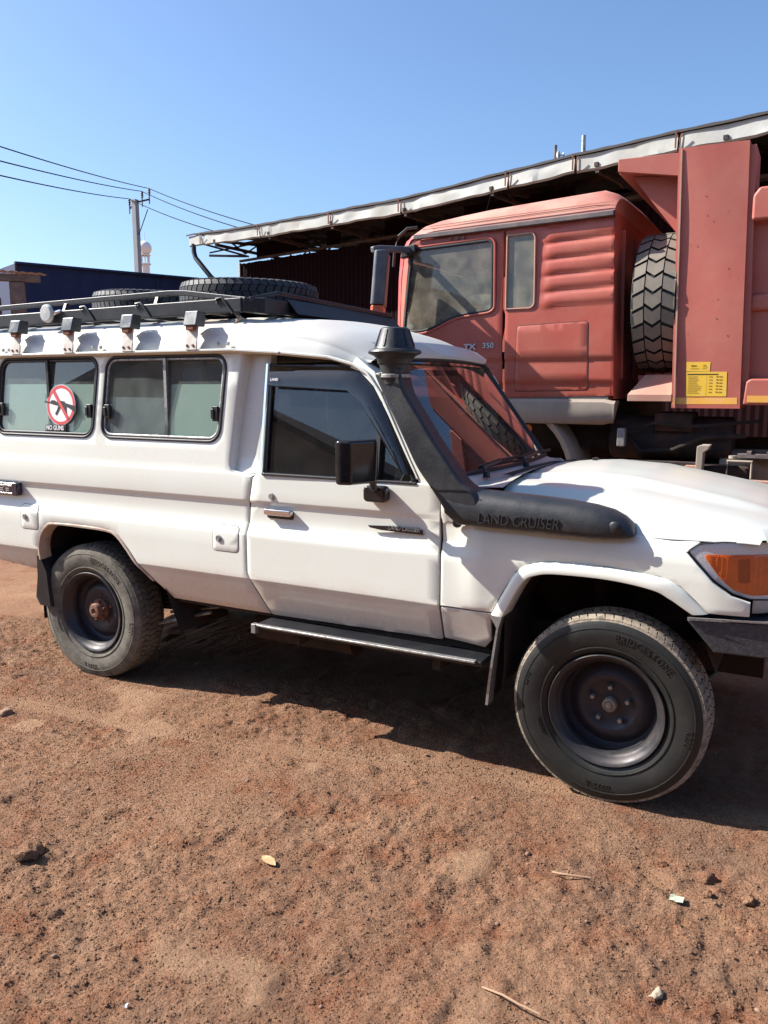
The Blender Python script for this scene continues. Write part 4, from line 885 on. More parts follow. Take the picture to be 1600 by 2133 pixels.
for i in range(10):
    a = i*math.pi/5+.2; mb = MB(); p0 = Vector((sc[0]+.088*math.cos(a), sc[1]+.088*math.sin(a), 1.862)); p1 = Vector((sc[0]+.063*math.cos(a), sc[1]+.063*math.sin(a), 1.934)); mb.bar([p0, p1], .010, .006); mb.build('head_rib', M_blackplastic, hd)
mb = MB(); mb.lathe([(.069, 1.728), (.071, 1.730), (.071, 1.742), (.069, 1.744)], sc, 'z', 32); mb.build('hose_clamp', M_steel, sn)
for bx_, bz_ in ((-.745, 1.300), (-.700, 1.298), (-1.022, 1.742)):
    mb = MB(); mb.lathe([(0, -.008), (.006, -.007), (.009, 0)], (bx_, -.888, bz_), 'y', 12); mb.build('bolt', M_steel, sn)
mb = MB(); mb.lathe([(0, -.006), (.020, -.004), (.026, 0)], (.015, -.888, 1.150), 'y', 24); mb.build('plug', M_blackplastic, sn)
mb = MB(); mb.lathe([(0, -.016), (.016, -.016), (.020, -.010), (.021, 0)], (-.668, -.834, 1.108), 'y', 20); mb.build('bump_stop', M_blackplastic, LC)
text('snorkel_lettering', 'LAND CRUISER', .062, M_snorkel, sn, (-.375, -.906, 1.146), ext=.004, shear=.15, sx=.83, rotz=0)
# door mirror
mb = MB(); mb.prism([(-1.110,-1.125),(-1.085,-1.135),(-1.035,-1.12),(-.985,-.985),(-.99,-.955),(-1.035,-.950)], 1.278, 1.466, 'z'); mr = mb.build('door_mirror', M_gloss_black, LC, bevel=.014, seg=4, recalc=True)
mb = MB(); mb.bar([(-1.035, -.985, 1.275), (-1.030, -.985, 1.37)], .035, .03); mb.tube([(-1.02, -.97, 1.34), (-1.03, -.93, 1.25), (-1.05, -.875, 1.235)], .016, 8); mb.build('mirror_arm', M_blackplastic, mr, bevel=.004)
mb = MB(); mb.prism(rrect(-1.112, -.996, 1.176, 1.250, .022), -.830, -.885); mb.build('mirror_bracket', M_gloss_black, mr, bevel=.012, seg=3)
mb = MB(); mb.tube([(-1.052, -.9, 1.25), (-1.045, -.935, 1.285)], .012, 8); mb.build('mirror_pivot', M_chrome, mr)
# ------------------------------------------------------------ roof rack (bolted on)
rk = empty('roof_rack', (0, 0, 0), LC); M_strap = mat('dusty_strap', (.60, .58, .52), .6, dirt=(.30, .22, .16), dirt_amt=.6, dirt_scale=12)
mb = MB(); mb.bar([(-4.15, -.70, 2.070), (-1.90, -.70, 2.092)], .035, .072); mb.build('side_rail', M_blackplastic, rk, bevel=.006)
mb = MB(); mb.bar([(-4.15, .70, 2.070), (-1.90, .70, 2.092)], .035, .072); mb.build('side_rail', M_blackplastic, rk, bevel=.006)
for s in (-1, 1):
    mb = MB(); mb.bar([(-4.15, s*.66, 2.15), (-3.62, s*.66, 2.160), (-2.42, s*.66, 2.178), (-2.30, s*.665, 2.172), (-1.98, s*.69, 2.128), (-1.88, s*.70, 2.115)], .022, .028); mb.build('top_rail', M_blackplastic, rk, bevel=.004)
    for x in (-3.9, -3.2, -2.5): mb = MB(); mb.bar([(x, s*.69, 2.09), (x, s*.66, 2.16)], .02, .02); mb.build('rail_post', M_blackplastic, rk)
mb = MB(); mb.bar([(-1.90, -.70, 2.092), (-1.80, -.66, 2.086), (-1.77, -.55, 2.084), (-1.77, .55, 2.084), (-1.80, .66, 2.086), (-1.90, .70, 2.092)], .03, .07); mb.build('front_rail', M_blackplastic, rk, bevel=.006)
mb = MB(); mb.bar([(-1.86, -.70, 2.118), (-1.78, -.58, 2.152), (-1.75, .60, 2.128), (-1.82, .69, 2.10)], .018, .022); mb.build('front_top_rail', M_blackplastic, rk, bevel=.004)
mb = MB(); mb.prism([(-1.765, 2.128), (-1.70, 2.052), (-1.692, 2.052), (-1.757, 2.128)], -.52, .62); mb.build('wind_deflector', mat('dark_brown_panel', (.022, .014, .013), .5), rk)
for i in range(10): mb = MB(); x = -4.05+i*.245; mb.box(x-.018, x+.018, -.69, .69, 2.052, 2.070); mb.build('cross_bar', M_blackplastic, rk)
for i in range(7): mb = MB(); y = -.55+i*.183; mb.box(-4.1, -1.80, y-.02, y+.02, 2.071, 2.078); mb.build('rack_slat', M_steel if i % 3 == 1 else M_blackplastic, rk)
for i, x in enumerate((-3.93, -3.455, -3.020, -2.575, -2.135)):
    for s in (-1, 1):
        cl_ = empty('rack_foot', (x, 0, 0), rk)
        mb = MB(); mb.prism([(s*.838, 1.990), (s*.765, 1.985), (s*.755, 2.060), (s*.815, 2.064)], -.042, .042, 'x'); mb.build('foot_block', mat('foot_metal', (.07, .075, .08), .3, metal=.5, dirt=(.22, .22, .21), dirt_amt=.5, dirt_scale=8) if 'foot_metal' not in D.materials else D.materials['foot_metal'], cl_, bevel=.006)
        mb = MB(); mb.prism([(s*.826, 1.872), (s*.818, 1.872), (s*.798, 1.995), (s*.806, 1.995)], -.042, .030, 'x'); mb.build('foot_strap', M_strap, cl_, bevel=.001)
        mb = MB(); mb.box(-.03, .02, *sorted((s*.800, s*.832)), 1.968, 1.990); mb.build('foot_clamp', M_rust, cl_, bevel=.004)
        for bx_ in (-.030, .008): mb = MB(); mb.lathe([(0, s*.010), (.006, s*.010), (.0085, s*.002), (.009, 0)], (bx_, s*.818, 1.892), 'y', 8); mb.build('bolt', M_rust, cl_, recalc=True)
for bx_ in (-1.99, -1.925, -2.86, -2.80, -3.60, -3.55): mb = MB(); mb.lathe([(0, -.008), (.008, -.007), (.011, 0)], (bx_, -.795, 1.898), 'y', 8); mb.build('bolt', M_steel, LC)
for hx_ in (-3.02, -2.60, -2.05):
    mb = MB(); mb.tube([(hx_, -.722, 2.105), (hx_+.0, -.724, 2.125), (hx_+.03, -.72, 2.130), (hx_+.05, -.722, 2.11), (hx_+.10, -.722, 2.05)], .006, 6); mb.build('luggage_hook', M_blackplastic, rk)
# strap ends and cable lying on the rack
mb = MB(); mb.tube([(-2.05, -.60, 2.09), (-1.98, -.66, 2.06), (-1.93, -.69, 2.03), (-1.96, -.70, 1.99)], .010, 6); mb.tube([(-2.4, -.5, 2.085), (-2.2, -.62, 2.03), (-2.02, -.66, 2.02)], .008, 6); mb.build('tie_strap', M_tan, rk)
rl = empty('round_reflector', (-3.27, -.745, 2.10)); tag(rl, 'small round pale reflector clipped to the side of the roof rack', 'reflector')
mb = MB(); mb.lathe([(0, -.016), (.042, -.014), (.050, -.006), (.052, .004), (.045, .010), (0, .012)], (0, 0, 0), 'y', 32); mb.build('reflector_disc', mat('reflector_pale', (.55, .57, .55), .3, dirt=(.3, .3, .28), dirt_amt=.5, dirt_scale=40, bump=.002, bump_scale=200), rl, ang=40)
mb = MB(); mb.tube([(.04, .01, 0), (.09, .02, .012)], .010, 8); mb.build('stalk', M_chrome, rl)
# spare tyres on the rack
def roof_tyre(x, y, z, R, lab, rx=0, ry=0, tm_=None):
    r_ = empty('spare_tyre', (x, y, z)); r_.rotation_euler = (math.pi/2+rx, ry, 0); tag(r_, lab, 'tyre', 'spare tyres lying on the roof rack')
    t = link(D.objects.new('tyre_casing', tm_), r_); s = R/.40; t.scale = (s, s*.90, s)
    mb = MB(); mb.lathe([(.226*s, -.08), (.216*s, -.07), (.20*s, -.03), (.19*s, .02), (.17*s, .03), (.06*s, .01)], (0, 0, 0), 'y', 40); mb.lathe([(.226*s, .08), (.216*s, .07), (.20*s, .03), (.19*s, .02)], (0, 0, 0), 'y', 40); mb.build('wheel_rim', M_rim, r_)
tb3 = tyre_mesh(.400, .232, .215, 56, dp=.011); tm3 = tb3.mesh('spare_tyre_casing', 38); tm3.materials.append(M_spare)
roof_tyre(-2.225, -.22, 2.165, .388, 'spare tyre lying flat on the front half of the roof rack', .0, .02, tm3)
roof_tyre(-3.20, .05, 2.185, .388, 'weathered spare tyre lying flat on the rear half of the roof rack', .0, .03, tm3)
# ------------------------------------------------------------ dump truck
TR = empty('dump_truck', (0, 2.3, 0)); tag(TR, 'dusty red dump truck with a square cab parked behind the white vehicle', 'truck')
TY = 2.3; FY = 4.78
rr2 = random.Random(12)
def yst0(x, z): return .006*np.sin(x*9+z*2)+.004*np.sin(z*5)
M_roofred = mat('dusty_roof_red', (.46, .17, .13), .6, dirt=(.55, .36, .27), dirt_amt=.7, dirt_scale=2.2)
def tp(mb): mb.v = [(v[0], v[1]-TY, v[2]) for v in mb.v]; return mb
TLOC = []
def tpanel(name, outline, dy, m_, parent=TR, **k):
    f = dy if callable(dy) else const(dy); return panel(name, outline, f, m_, parent, -1, **k)
RZ = (2.845, 2.722, 2.600, 2.478, 2.352)
def cabside(x, z):
    y = np.zeros(len(x)); kx = 1/(1+np.exp(-(x+1.30)/.012))
    for r in RZ: zz = z-(x+1.3)*.05-r; y -= kx*.014*np.sqrt(np.clip(1-(zz/.050)**2, 0, 1))
    y += np.interp(z, [1.55, 1.72, 1.735, 1.90, 1.915, 2.0, 3.1], [.028, .020, .006, .012, 0, 0, .02])
    y += .22*np.clip((-2.44-x)/.24, 0, 1)**2.2
    return y
CZ = [1.72, 1.735, 1.90, 1.915]
cabp = rounded([(-1.614,1.60),(-.735,1.625),(-.785,2.945),(-1.629,2.918),(-1.618,2.3)], [0,.01,.02,0,0])
rwin = rounded([(-1.612,2.305),(-1.409,2.305),(-1.381,2.33),(-1.388,2.84),(-1.407,2.872),(-1.612,2.866)], [0,.02,.02,.02,.02,0])
cab = empty('cab', (0, 0, 0), TR)
cs = tpanel('cab_side', cabp, cabside, M_red, cab, holes=[rwin], creases=CZ+[z+d for z in RZ for d in (-.055, -.045, 0, .045, .055)], grid=.03, ang=50)
ring('window_seal', offset(rwin, -.002), const(0), .012, M_dustred, cab, -1, .004)
tpanel('rear_side_window', offset(rwin, .003), .012, M_truckglass, cab, th=0, lip=0, grid=.3)
tpanel('curtain', [(-1.60,2.28),(-1.37,2.28),(-1.37,2.86),(-1.60,2.86)], lambda x, z: .09+.012*np.sin(x*55), M_tan, cab, th=.003, lip=0, grid=.02)
# door with its stepped window line
dwin = rounded([(-2.548,2.150),(-2.304,2.152),(-2.065,2.268),(-1.760,2.302),(-1.730,2.323),(-1.738,2.822),(-1.768,2.846),(-2.450,2.818)], [.02,.10,.10,.02,.02,.02,.02,.04])
drp = rounded([(-1.636,1.60),(-1.651,2.918),(-2.435,2.905),(-2.560,2.82),(-2.650,2.20),(-2.665,1.60)], [0,0,.03,.08,.05,0])
dr_ = tpanel('door', drp, cabside, M_red, cab, holes=[dwin], creases=CZ, grid=.05, ang=50)
ring('window_seal', dwin, lambda x, z: .22*np.clip((-2.44-x)/.24, 0, 1)**2.2, .022, M_rubber, dr_, -1, .005)
tpanel('door_glass', offset(dwin, .006), lambda x, z: .012+.22*np.clip((-2.44-x)/.24, 0, 1)**2.2, M_truckglass, dr_, th=0, lip=0, grid=.08)
tb_ = MB(); P_ = []
rim_l = resample(offset(rounded([(-2.60,2.12),(-2.28,2.13),(-2.06,2.245),(-1.74,2.285)], .06), 0), .05)
ring('window_ledge', offset(dwin, -.020), lambda x, z: .001+.22*np.clip((-2.44-x)/.24, 0, 1)**2.2, .020, M_red, dr_, -1, .007, .004)
tpanel('locker_gap', rounded([(-1.533,1.650),(-.930,1.664),(-.945,2.192),(-1.520,2.172)], .03), lambda x, z: cabside(x, z)-.001, D.materials['panel_gap'], cab, th=0, lip=0, creases=CZ)
tpanel('locker_lid', rounded([(-1.528,1.655),(-.935,1.669),(-.950,2.187),(-1.515,2.167)], .028), lambda x, z: cabside(x, z)-.003, M_red, cab, creases=CZ, th=.003, ang=50)
# grey rain channel and roof
mb = MB(); mb.bar([(-2.43, -.010, 2.918), (-.785, -.012, 2.962)], .030, .038); mb.build('rain_channel', M_trimgrey, cab, bevel=.006)
rows = []
prof = [(0, .0), (.008, .03), (.06, .100), (.15, .168), (.30, .205), (.60, .225), (1.24, .24)]
for x, zt, hh, inset in [(-.782, 2.985, 1, 0), (-.83, 2.982, 1.0, 0), (-.93, 2.978, 1.06, 0), (-1.2, 2.970, 1.03, 0), (-1.5, 2.962, .98, 0), (-1.8, 2.954, .92, 0), (-2.05, 2.947, .82, 0), (-2.25, 2.940, .72, 0), (-2.40, 2.934, .58, .01), (-2.50, 2.90, .50, .035), (-2.57, 2.84, .40, .08), (-2.62, 2.74, .26, .14)]:
    r_ = []
    k = .62 if x > -.80 else (.86 if x > -.85 else 1)
    for yy, zz in prof: r_.append((x-.05*max(0, yy-.1)*(1 if x < -2.3 else 0), yy*(1)+inset, zt+zz*hh*k))
    r_ += [(p[0], (FY-TY)-p[1], p[2]) for p in r_[-2::-1]]; rows.append(r_)
mb = MB(); mb.grid(rows, flip=True); mb.add(rows[0], [tuple(range(len(rows[0])))]); mb.build('cab_roof', M_roofred, cab, ang=40, recalc=False)
mb = MB(); mb.bar([(-2.35, -.004, 2.975), (-.80, -.004, 3.020)], .006, .006); mb.bar([(-2.30, .022, 3.0), (-.80, .020, 3.052)], .006, .006); mb.build('roof_bead', M_dustred, cab)
# windscreen post, front, visor
rows = []
for z, x0 in ((1.60, -2.70), (2.20, -2.69), (2.60, -2.655), (2.80, -2.61), (2.90, -2.53), (2.95, -2.44)):
    dx = .22*max(0, (-2.44-(x0+.045))/.24)**2.2
    rows.append([(x0+.06, dx*.8+.004, z), (x0+.01, dx+.03, z), (x0-.03, dx+.12, z), (x0-.05, dx+.22, z), (x0-.06, dx+.35, z)])
mb = MB(); mb.grid(rows); mb.build('corner_panel', mat('bright_red', (.50, .085, .075), .35, dirt=(.55, .3, .25), dirt_amt=.3, dirt_scale=3), cab, ang=60)
mb = MB(); mb.grid([[(-2.74, y, 1.55), (-2.74, y, 2.15), (-2.68, y, 2.82)] for y in (.42, 1.2, 2.1)]); mb.build('cab_front', M_windscreen, cab)
mb = MB(); mb.box(-2.76, -2.70, .38, 2.1, 1.2, 2.1); mb.build('cab_front_panel', M_red, cab, bevel=.02)
mb = MB(); mb.tube([(-2.50, .20, 3.04), (-2.58, .16, 3.03), (-2.65, .14, 2.97), (-2.69, .14, 2.86), (-2.70, .14, 2.72)], .012, 8); mb.build('sun_visor', M_rubber, cab, ang=60)
# rear wall of the cab, far side, inside
mb = MB(); mb.add([(-.735, .0, 1.60), (-.782, .0, 2.985), (-.782, FY-TY, 2.985), (-.735, FY-TY, 1.60)], [(0, 1, 2, 3)]); mb.add([(-.765, .02, 1.60), (-.81, .02, 2.985), (-.81, 2.4, 2.985), (-.765, 2.4, 1.60)], [(3, 2, 1, 0)]); mb.build('cab_rear_wall', M_red, cab)
for yy in (.25, .7, 1.15, 1.6, 2.05): mb = MB(); mb.bar([(-.748, yy, 1.75), (-.775, yy, 2.88)], .05, .02, upv=(0, 1, 0)); mb.build('rear_wall_rib', M_red, cab, bevel=.006)
mb = MB(); mb.box(-2.68, -.78, 2.44, 2.48, 1.6, 2.15); mb.box(-2.68, -2.5, 2.44, 2.48, 2.15, 2.95); mb.box(-1.75, -.78, 2.44, 2.48, 2.15, 2.95); mb.build('far_side', M_red, cab)
mb = MB(); mb.box(-2.68, -.78, .03, 2.44, 1.60, 1.64); mb.build('cab_floor', M_interior, cab)
mb = MB(); mb.prism([(-1.95, 1.9), (-2.05, 1.95), (-2.15, 2.62), (-2.03, 2.66), (-1.88, 2.3)], .30, .80); mb.box(-2.35, -1.85, .28, .82, 1.85, 2.0); mb.build('driver_seat', M_seat, cab, bevel=.04, seg=3)
mb = MB(); rows = [[(-2.02-.02*i+.01*random.random(), .16+.05*j*.6+.02*random.random(), 2.55-.03*i+.02*random.random()) for j in range(6)] for i in range(12)]; mb.grid(rows); mb.build('seat_cover', M_curtain, cab)
mb = MB(); rows = [[(-1.98+.045*j+.015*random.random(), .10+.03*random.random(), 2.24+.028*i+.01*random.random()) for j in range(6)] for i in range(8-0)]; mb.grid(rows); mb.build('draped_cloth', M_curtain, cab)
mb = MB(); c = Vector((-2.42, .55, 2.22)); ax3 = Vector((-.6, 0, .8)).normalized(); e1 = Vector((0, 1, 0)); e2 = ax3.cross(e1)
mb.tube([c+.23*(math.cos(a)*e1+math.sin(a)*e2) for a in np.linspace(0, 2*math.pi, 28, endpoint=False)], .015, 8, closed=True); mb.tube([c-.2*e1, c+.2*e1], .015, 6); mb.tube([c, c-.4*ax3], .03, 8); mb.build('steering_wheel', M_interior, cab)
mb = MB(); mb.box(-2.66, -2.50, .1, 2.3, 1.9, 2.14); mb.build('dashboard', M_interior, cab, bevel=.03)
# mirrors on their arm
mir = empty('mirror_assembly', (0, 0, 0), cab)
mb = MB(); mb.bar([(-2.44, .02, 2.815), (-2.50, -.12, 2.812), (-2.575, -.36, 2.79), (-2.60, -.42, 2.775)], .05, .05); mb.build('mirror_arm', M_mirrorcase, mir, bevel=.012)
mb = MB(); mb.prism([(-2.40, 2.80), (-2.40, 2.86), (-2.52, 2.85), (-2.54, 2.75), (-2.47, 2.76)], -.05, .01); mb.build('arm_mount', M_rubber, mir, bevel=.01)
def toed(mb, cx_, cy_, z0, z1, hw, th, lean):
    """mirror head turned in towards the driver: long side along (-.42, .91)"""
    wv = Vector((-.42, .91)); tv = Vector((.91, .42)); pl = rounded([(-hw, -th), (hw, -th), (hw, th*.6), (-hw, th*.6)], th*.6, 3)
    mb.prism([(cx_+wv.x*a+tv.x*c, cy_+wv.y*a+tv.y*c) for a, c in pl], z0, z1, 'z'); mb.v = [(v[0]+lean*(v[2]-z1), v[1], v[2]) for v in mb.v]; return mb
toed(MB(), -2.565, -.28, 2.345, 2.765, .185, .070, .09).build('mirror_housing', M_mirrorcase, mir, bevel=.012, seg=3)
toed(MB(), -2.605, -.28, 2.245, 2.338, .175, .065, .09).build('mirror_stripe', mat('orange_red', (.62, .12, .05), .45), mir, bevel=.006)
toed(MB(), -2.595, -.28, 1.94, 2.20, .160, .065, .05).build('wide_angle_mirror', M_mirrorcase, mir, bevel=.02, seg=3)
mb = MB(); mb.bar([(-2.60, -.30, 2.04), (-2.66, .12, 1.98)], .04, .04); mb.bar([(-2.60, -.31, 2.25), (-2.60, -.31, 2.18)], .05, .05); mb.build('lower_arm', M_rubber, mir)
# badge, door trim, aerial
text('model_badge', 'TX', .062, M_letter, cab, (-1.915, -.006, 2.012), ext=.006, sx=1.25, bold=.002); text('model_badge', '350', .060, M_letter, cab, (-1.755, -.006, 2.020), ext=.006, sx=1.1, bold=.001)
for i, x in enumerate((-2.10, -2.045, -1.99)): mb = MB(); mb.lathe([(0, -.010), (.010, -.008), (.012, 0)], (x, .0, 2.885), 'y', 8); mb.build('small_knob', M_trimgrey, cab)
mb = MB(); mb.tube([(-1.915, .30, 3.13), (-1.86, .30, 3.33)], .003, 5); mb.build('aerial', M_wire, cab)
# wing and step below the cab
rows = []
for x in (-1.75, -1.5, -1.2, -.80, -.745, -.722):
    e = .012 if x > -.75 else 0; rows.append([(x, .15+e, 1.600-e), (x, .01+e, 1.598-e), (x, -.028+e, 1.575-e), (x, -.034+e, 1.52), (x, -.030+e, 1.45), (x-.01, -.008+e, 1.408+e), (x-.02, .06+e, 1.400+e)])
mb = MB(); mb.grid(rows, flip=True); mb.add(rows[-1], [tuple(range(7))]); mb.build('wing_rear', M_tan, cab, ang=50, recalc=True)
rows = []
for i in range(15):
    a = rad(5+i*8.5); r0 = .60; cx_, cz_ = -1.66, .95
    rows.append([(cx_+(r0+.0)*math.cos(a), .02, cz_+r0*math.sin(a)), (cx_+(r0+.045)*math.cos(a), .0, cz_+(r0+.045)*math.sin(a)), (cx_+(r0+.06)*math.cos(a), .05, cz_+(r0+.06)*math.sin(a)), (cx_+(r0+.06)*math.cos(a), .55, cz_+(r0+.06)*math.sin(a))])
mb = MB(); mb.grid(rows); mb.build('mudguard', M_tan, cab, ang=50)
mb = MB(); mb.lathe([(0, -.02), (.03, -.02), (.035, 0)], (-1.40, .0, 1.36), 'y', 16); mb.build('side_marker', M_lens_orange, cab)
# tipper body
bd = empty('tipper_body', (0, 0, 0), TR)
tpanel('front_post', [(-.310,1.538),(.157,1.541),(.108,3.356),(-.354,3.356)], lambda x, z: .006*np.sin(x*9+z*2)+.004*np.sin(z*5), M_redbox, bd, th=.40, lip=0, grid=.08, ang=50)
mb = MB(); mb.bar([(-.332, -.006, 3.35), (-.289, -.006, 1.545)], .012, .018, upv=(0, 1, 0)); mb.build('post_edge', M_dustred, bd)
mb = MB(); mb.prism([(.108, 3.33), (.150, 3.33), (.155, 3.05), (.205, 1.60), (.158, 1.56)], .03, .40); mb.build('post_return', M_redbox, bd)
mb = MB(); mb.box(.14, 4.6, .10, .22, 1.60, 3.05); mb.build('side_wall', M_redbox, bd)
mb = MB(); mb.prism([(.150,2.825),(.20,2.825),(4.6,2.83),(4.6,3.045),(.19,3.045),(.150,2.99)], .0, .16); mb.build('top_rail', M_redbox, bd, bevel=.02, seg=3)
mb = MB(); mb.prism([(.17,1.565),(4.6,1.565),(4.6,1.76),(.215,1.75),(.185,1.73)], .0, .14); mb.build('bottom_rail', M_redbox, bd, bevel=.015, seg=3)
mb = MB(); mb.box(.16, 4.6, .06, .14, 2.22, 2.34); mb.build('middle_rail', M_redbox, bd, bevel=.03)
for x in (1.2, 2.4, 3.6): mb = MB(); mb.box(x-.09, x+.09, .01, .16, 1.78, 2.82); mb.build('side_post', M_redbox, bd, bevel=.02)
mb = MB(); mb.box(-.30, -.26, .03, FY-TY-.03, 1.6, 3.33); mb.build('headboard', M_redbox, bd)
mb = MB(); mb.box(.14, 4.6, FY-TY-.2, FY-TY-.05, 1.6, 3.05); mb.build('far_side_wall', M_redbox, bd)
mb = MB(); mb.box(-.28, 4.6, .1, FY-TY-.1, 1.60, 1.66); mb.build('tipper_floor', M_redbox, bd)
mb = MB(); mb.box(4.6, 4.66, .02, FY-TY-.02, 1.6, 3.05); mb.build('tailgate', M_redbox, bd)
# canopy over the cab with gusset plates
mb = MB(); mb.prism([(-.774,3.336),(-.352,3.330),(-.348,3.174),(-.772,3.249)], 0, .04); mb.build('canopy_side', M_redbox, bd, bevel=.004)
mb = MB(); mb.box(-.77, -.34, .04, FY-TY, 3.24, 3.32); mb.build('canopy', M_redbox, bd)
for yy in (.16, .9, 1.6, 2.3): mb = MB(); mb.prism([(-.70,3.24),(-.335,3.20),(-.325,2.76)], yy, yy+.02); mb.build('gusset', M_redbox, bd)
# ledge that carries the spare
mb = MB(); mb.prism([(0, 1.585), (0, 1.636), (.20, 1.785), (.22, 1.785), (.22, 1.585)], -.630, -.312, 'x'); mb.v = [(v[0]+(.085*(v[2]-1.636)/.15 if v[0] < -.5 and v[2] > 1.64 else 0), v[1], v[2]) for v in mb.v]; mb.build('spare_carrier', M_dustred, bd, bevel=.004)
mb = MB(); mb.box(-.60, -.33, .22, 1.3, 1.6, 1.78); mb.build('carrier_frame', M_redbox, bd)
for k in range(16):
    x, z = rr2.uniform(-.28, .12), rr2.uniform(1.95, 3.3); mb = MB(); s0 = rr2.uniform(.003, .008); yv = float(yst0(np.array([x]), np.array([z]))[0])-.0012
    mb.add([(x+s0*math.cos(a)*rr2.uniform(.5, 1.2), yv, z+s0*math.sin(a)*rr2.uniform(.5, 1.3)) for a in np.linspace(0, 6.28, 7, endpoint=False)], [tuple(range(7))]); mb.build('paint_chip', M_rust, bd)
# stripe and stickers
tpanel('amber_stripe', [(-.305,1.567),(.138,1.570),(.136,1.617),(-.307,1.615)], lambda x, z: .006*np.sin(x*9+z*2)+.004*np.sin(z*5)-.0015, M_amber, bd, th=.001, lip=0, grid=.04)
mb = MB(); mb.box(.20, 4.5, -.0025, -.0005, 1.585, 1.632); mb.build('amber_stripe', M_amber, bd)
yst = lambda x, z: .006*np.sin(x*9+z*2)+.004*np.sin(z*5)-.002
def flat(name, pts_, m_, par, d=0): return tpanel(name, pts_, lambda x, z: yst(x, z)-d, m_, par, th=.0004, lip=0, grid=.04)
s1 = flat('warning_sticker', [(-.219,1.805),(-.058,1.802),(-.056,1.870),(-.221,1.872)], M_stick_y, bd); s2 = flat('warning_sticker', [(-.214,1.624),(.063,1.626),(.058,1.800),(-.218,1.801)], M_stick_y, bd)
def pr(par, x0, z0, x1, z1): flat('print', [(x0, z0), (x1, z0), (x1, z1), (x0, z1)], M_print, par, .0015)
pr(s2, -.210, 1.780, .0, 1.786)
def ink(par, items):
    mb = MB()
    for x0, z0, x1, z1 in items:
        yv = [float(yst(np.array([x]), np.array([z]))[0])-.0016 for x, z in ((x0, z0), (x1, z0), (x1, z1), (x0, z1))]
        mb.add([(x0, yv[0], z0), (x1, yv[1], z0), (x1, yv[2], z1), (x0, yv[3], z1)], [(0, 1, 2, 3)])
    mb.build('small_print', D.materials['faded_print'], par)
mat('faded_print', (.30, .17, .02), .6)
it = []; r = random.Random(4)
for k in range(11):
    z = 1.765-k*.0118; it.append((-.205, z, -.205+.10*(.6+.4*r.random()), z+.0030))
for k in range(6):
    z = 1.762-k*.022; it += [(-.060, z, -.048, z+.006), (-.045, z-.001, -.038, z+.007), (-.012, z, .002, z+.009), (.008, z, .030, z+.007)]
it.append((-.078, 1.63, -.0765, 1.775)); ink(s2, it)
ink(s1, [(-.186,1.838,-.170,1.850), (-.168,1.840,-.150,1.848), (-.190,1.842,-.150,1.845), (-.11,1.835,-.075,1.838), (-.105,1.846,-.085,1.850), (-.190,1.822,-.13,1.825), (-.115,1.822,-.078,1.825)])
# spare wheel standing across behind the cab
tmS = tyre_mesh(.53, .26, .33, 28, dp=.022, style='lug', seg=80).mesh('truck_tyre', 35); tmS.materials.append(M_trucktyre); tmS.materials.append(M_rubber)
for pl in tmS.polygons:
    c = pl.center; hyp = math.hypot(c.x, c.z)
    if .480 < hyp < .5145 and abs(c.y) < .158: pl.material_index = 1
sw = empty('spare_wheel', (-.475, .490, 2.335), TR); sw.rotation_euler = (0, 0, math.pi/2); link(D.objects.new('tyre', tmS), sw)
mb = MB(); mb.lathe([(.262, -.14), (.25, -.13), (.23, -.05), (.22, .05), (.10, .07), (.06, .05)], (0, 0, 0), 'y', 48); mb.build('rim', M_rimlip, sw)
# chassis, tanks, wheels
ch = empty('chassis', (0, 0, 0), TR)
mb = MB(); mb.box(-2.9, 4.6, .75, .85, .95, 1.25); mb.box(-2.9, 4.6, 1.62, 1.72, .95, 1.25); mb.build('chassis_frame', M_under, ch)
mb = MB(); mb.box(-2.6, -.75, .3, 2.2, 1.2, 1.58); mb.build('engine_block', M_under, ch)
mb = MB(); mb.box(-.6, .25, .1, .6, .70, 1.12); mb.build('battery_box', M_under, ch, bevel=.03)
mb = MB(); mb.lathe([(0, -.45), (.16, -.45), (.17, -.43), (.17, .43), (.16, .45), (0, .45)], (-.35, .35, 1.30), 'x', 24); mb.build('air_tank', M_darksteel, ch)
mb = MB(); mb.prism([(-.115, 1.03), (-.112, 1.262), (-.08, 1.275), (-.02, 1.275), (-.035, 1.24), (-.065, 1.22), (-.07, 1.03)], -.02, .10); mb.build('guard_bracket', M_tan, ch, bevel=.006)
mb = MB(); mb.box(-.19, -.115, .0, .06, 1.03, 1.12); mb.build('guard_plate', M_dustred, ch, bevel=.006)
mb = MB(); mb.box(-.10, 2.2, -.01, .05, .96, 1.035); mb.build('side_guard', M_dustred, ch, bevel=.006)
mb = MB(); mb.lathe([(0, -.3), (.12, -.28), (.15, -.2), (.16, .5), (0, .5)], (.30, .35, 1.08), 'x', 24); mb.build('fuel_tank', M_tan, ch)
mb = MB(); mb.tube([(.10, -.0, 1.045), (.10, .0, 1.165), (.26, .0, 1.165), (.26, .0, 1.045)], .009, 6); mb.build('hand_rail', M_tan, ch)
mb = MB(); mb.lathe([(0, .02), (.03, .02), (.03, 0), (.02, -.01)], (.13, .05, 1.18), 'z', 12); mb.build('filler_cap', M_tan, ch)
mb = MB(); mb.box(.16, 2.0, .02, .30, 1.19, 1.215); mb.build('step_plate', M_trimgrey, ch)
for i in range(5): mb = MB(); x = .22+i*.13; mb.box(x, x+.03, .02, .28, 1.216, 1.235); mb.build('step_rib', M_trimgrey, ch)
mb = MB(); mb.box(-.70, -.64, .02, .09, 1.24, 1.38); mb.build('bracket_plate', M_steel, ch, bevel=.008)
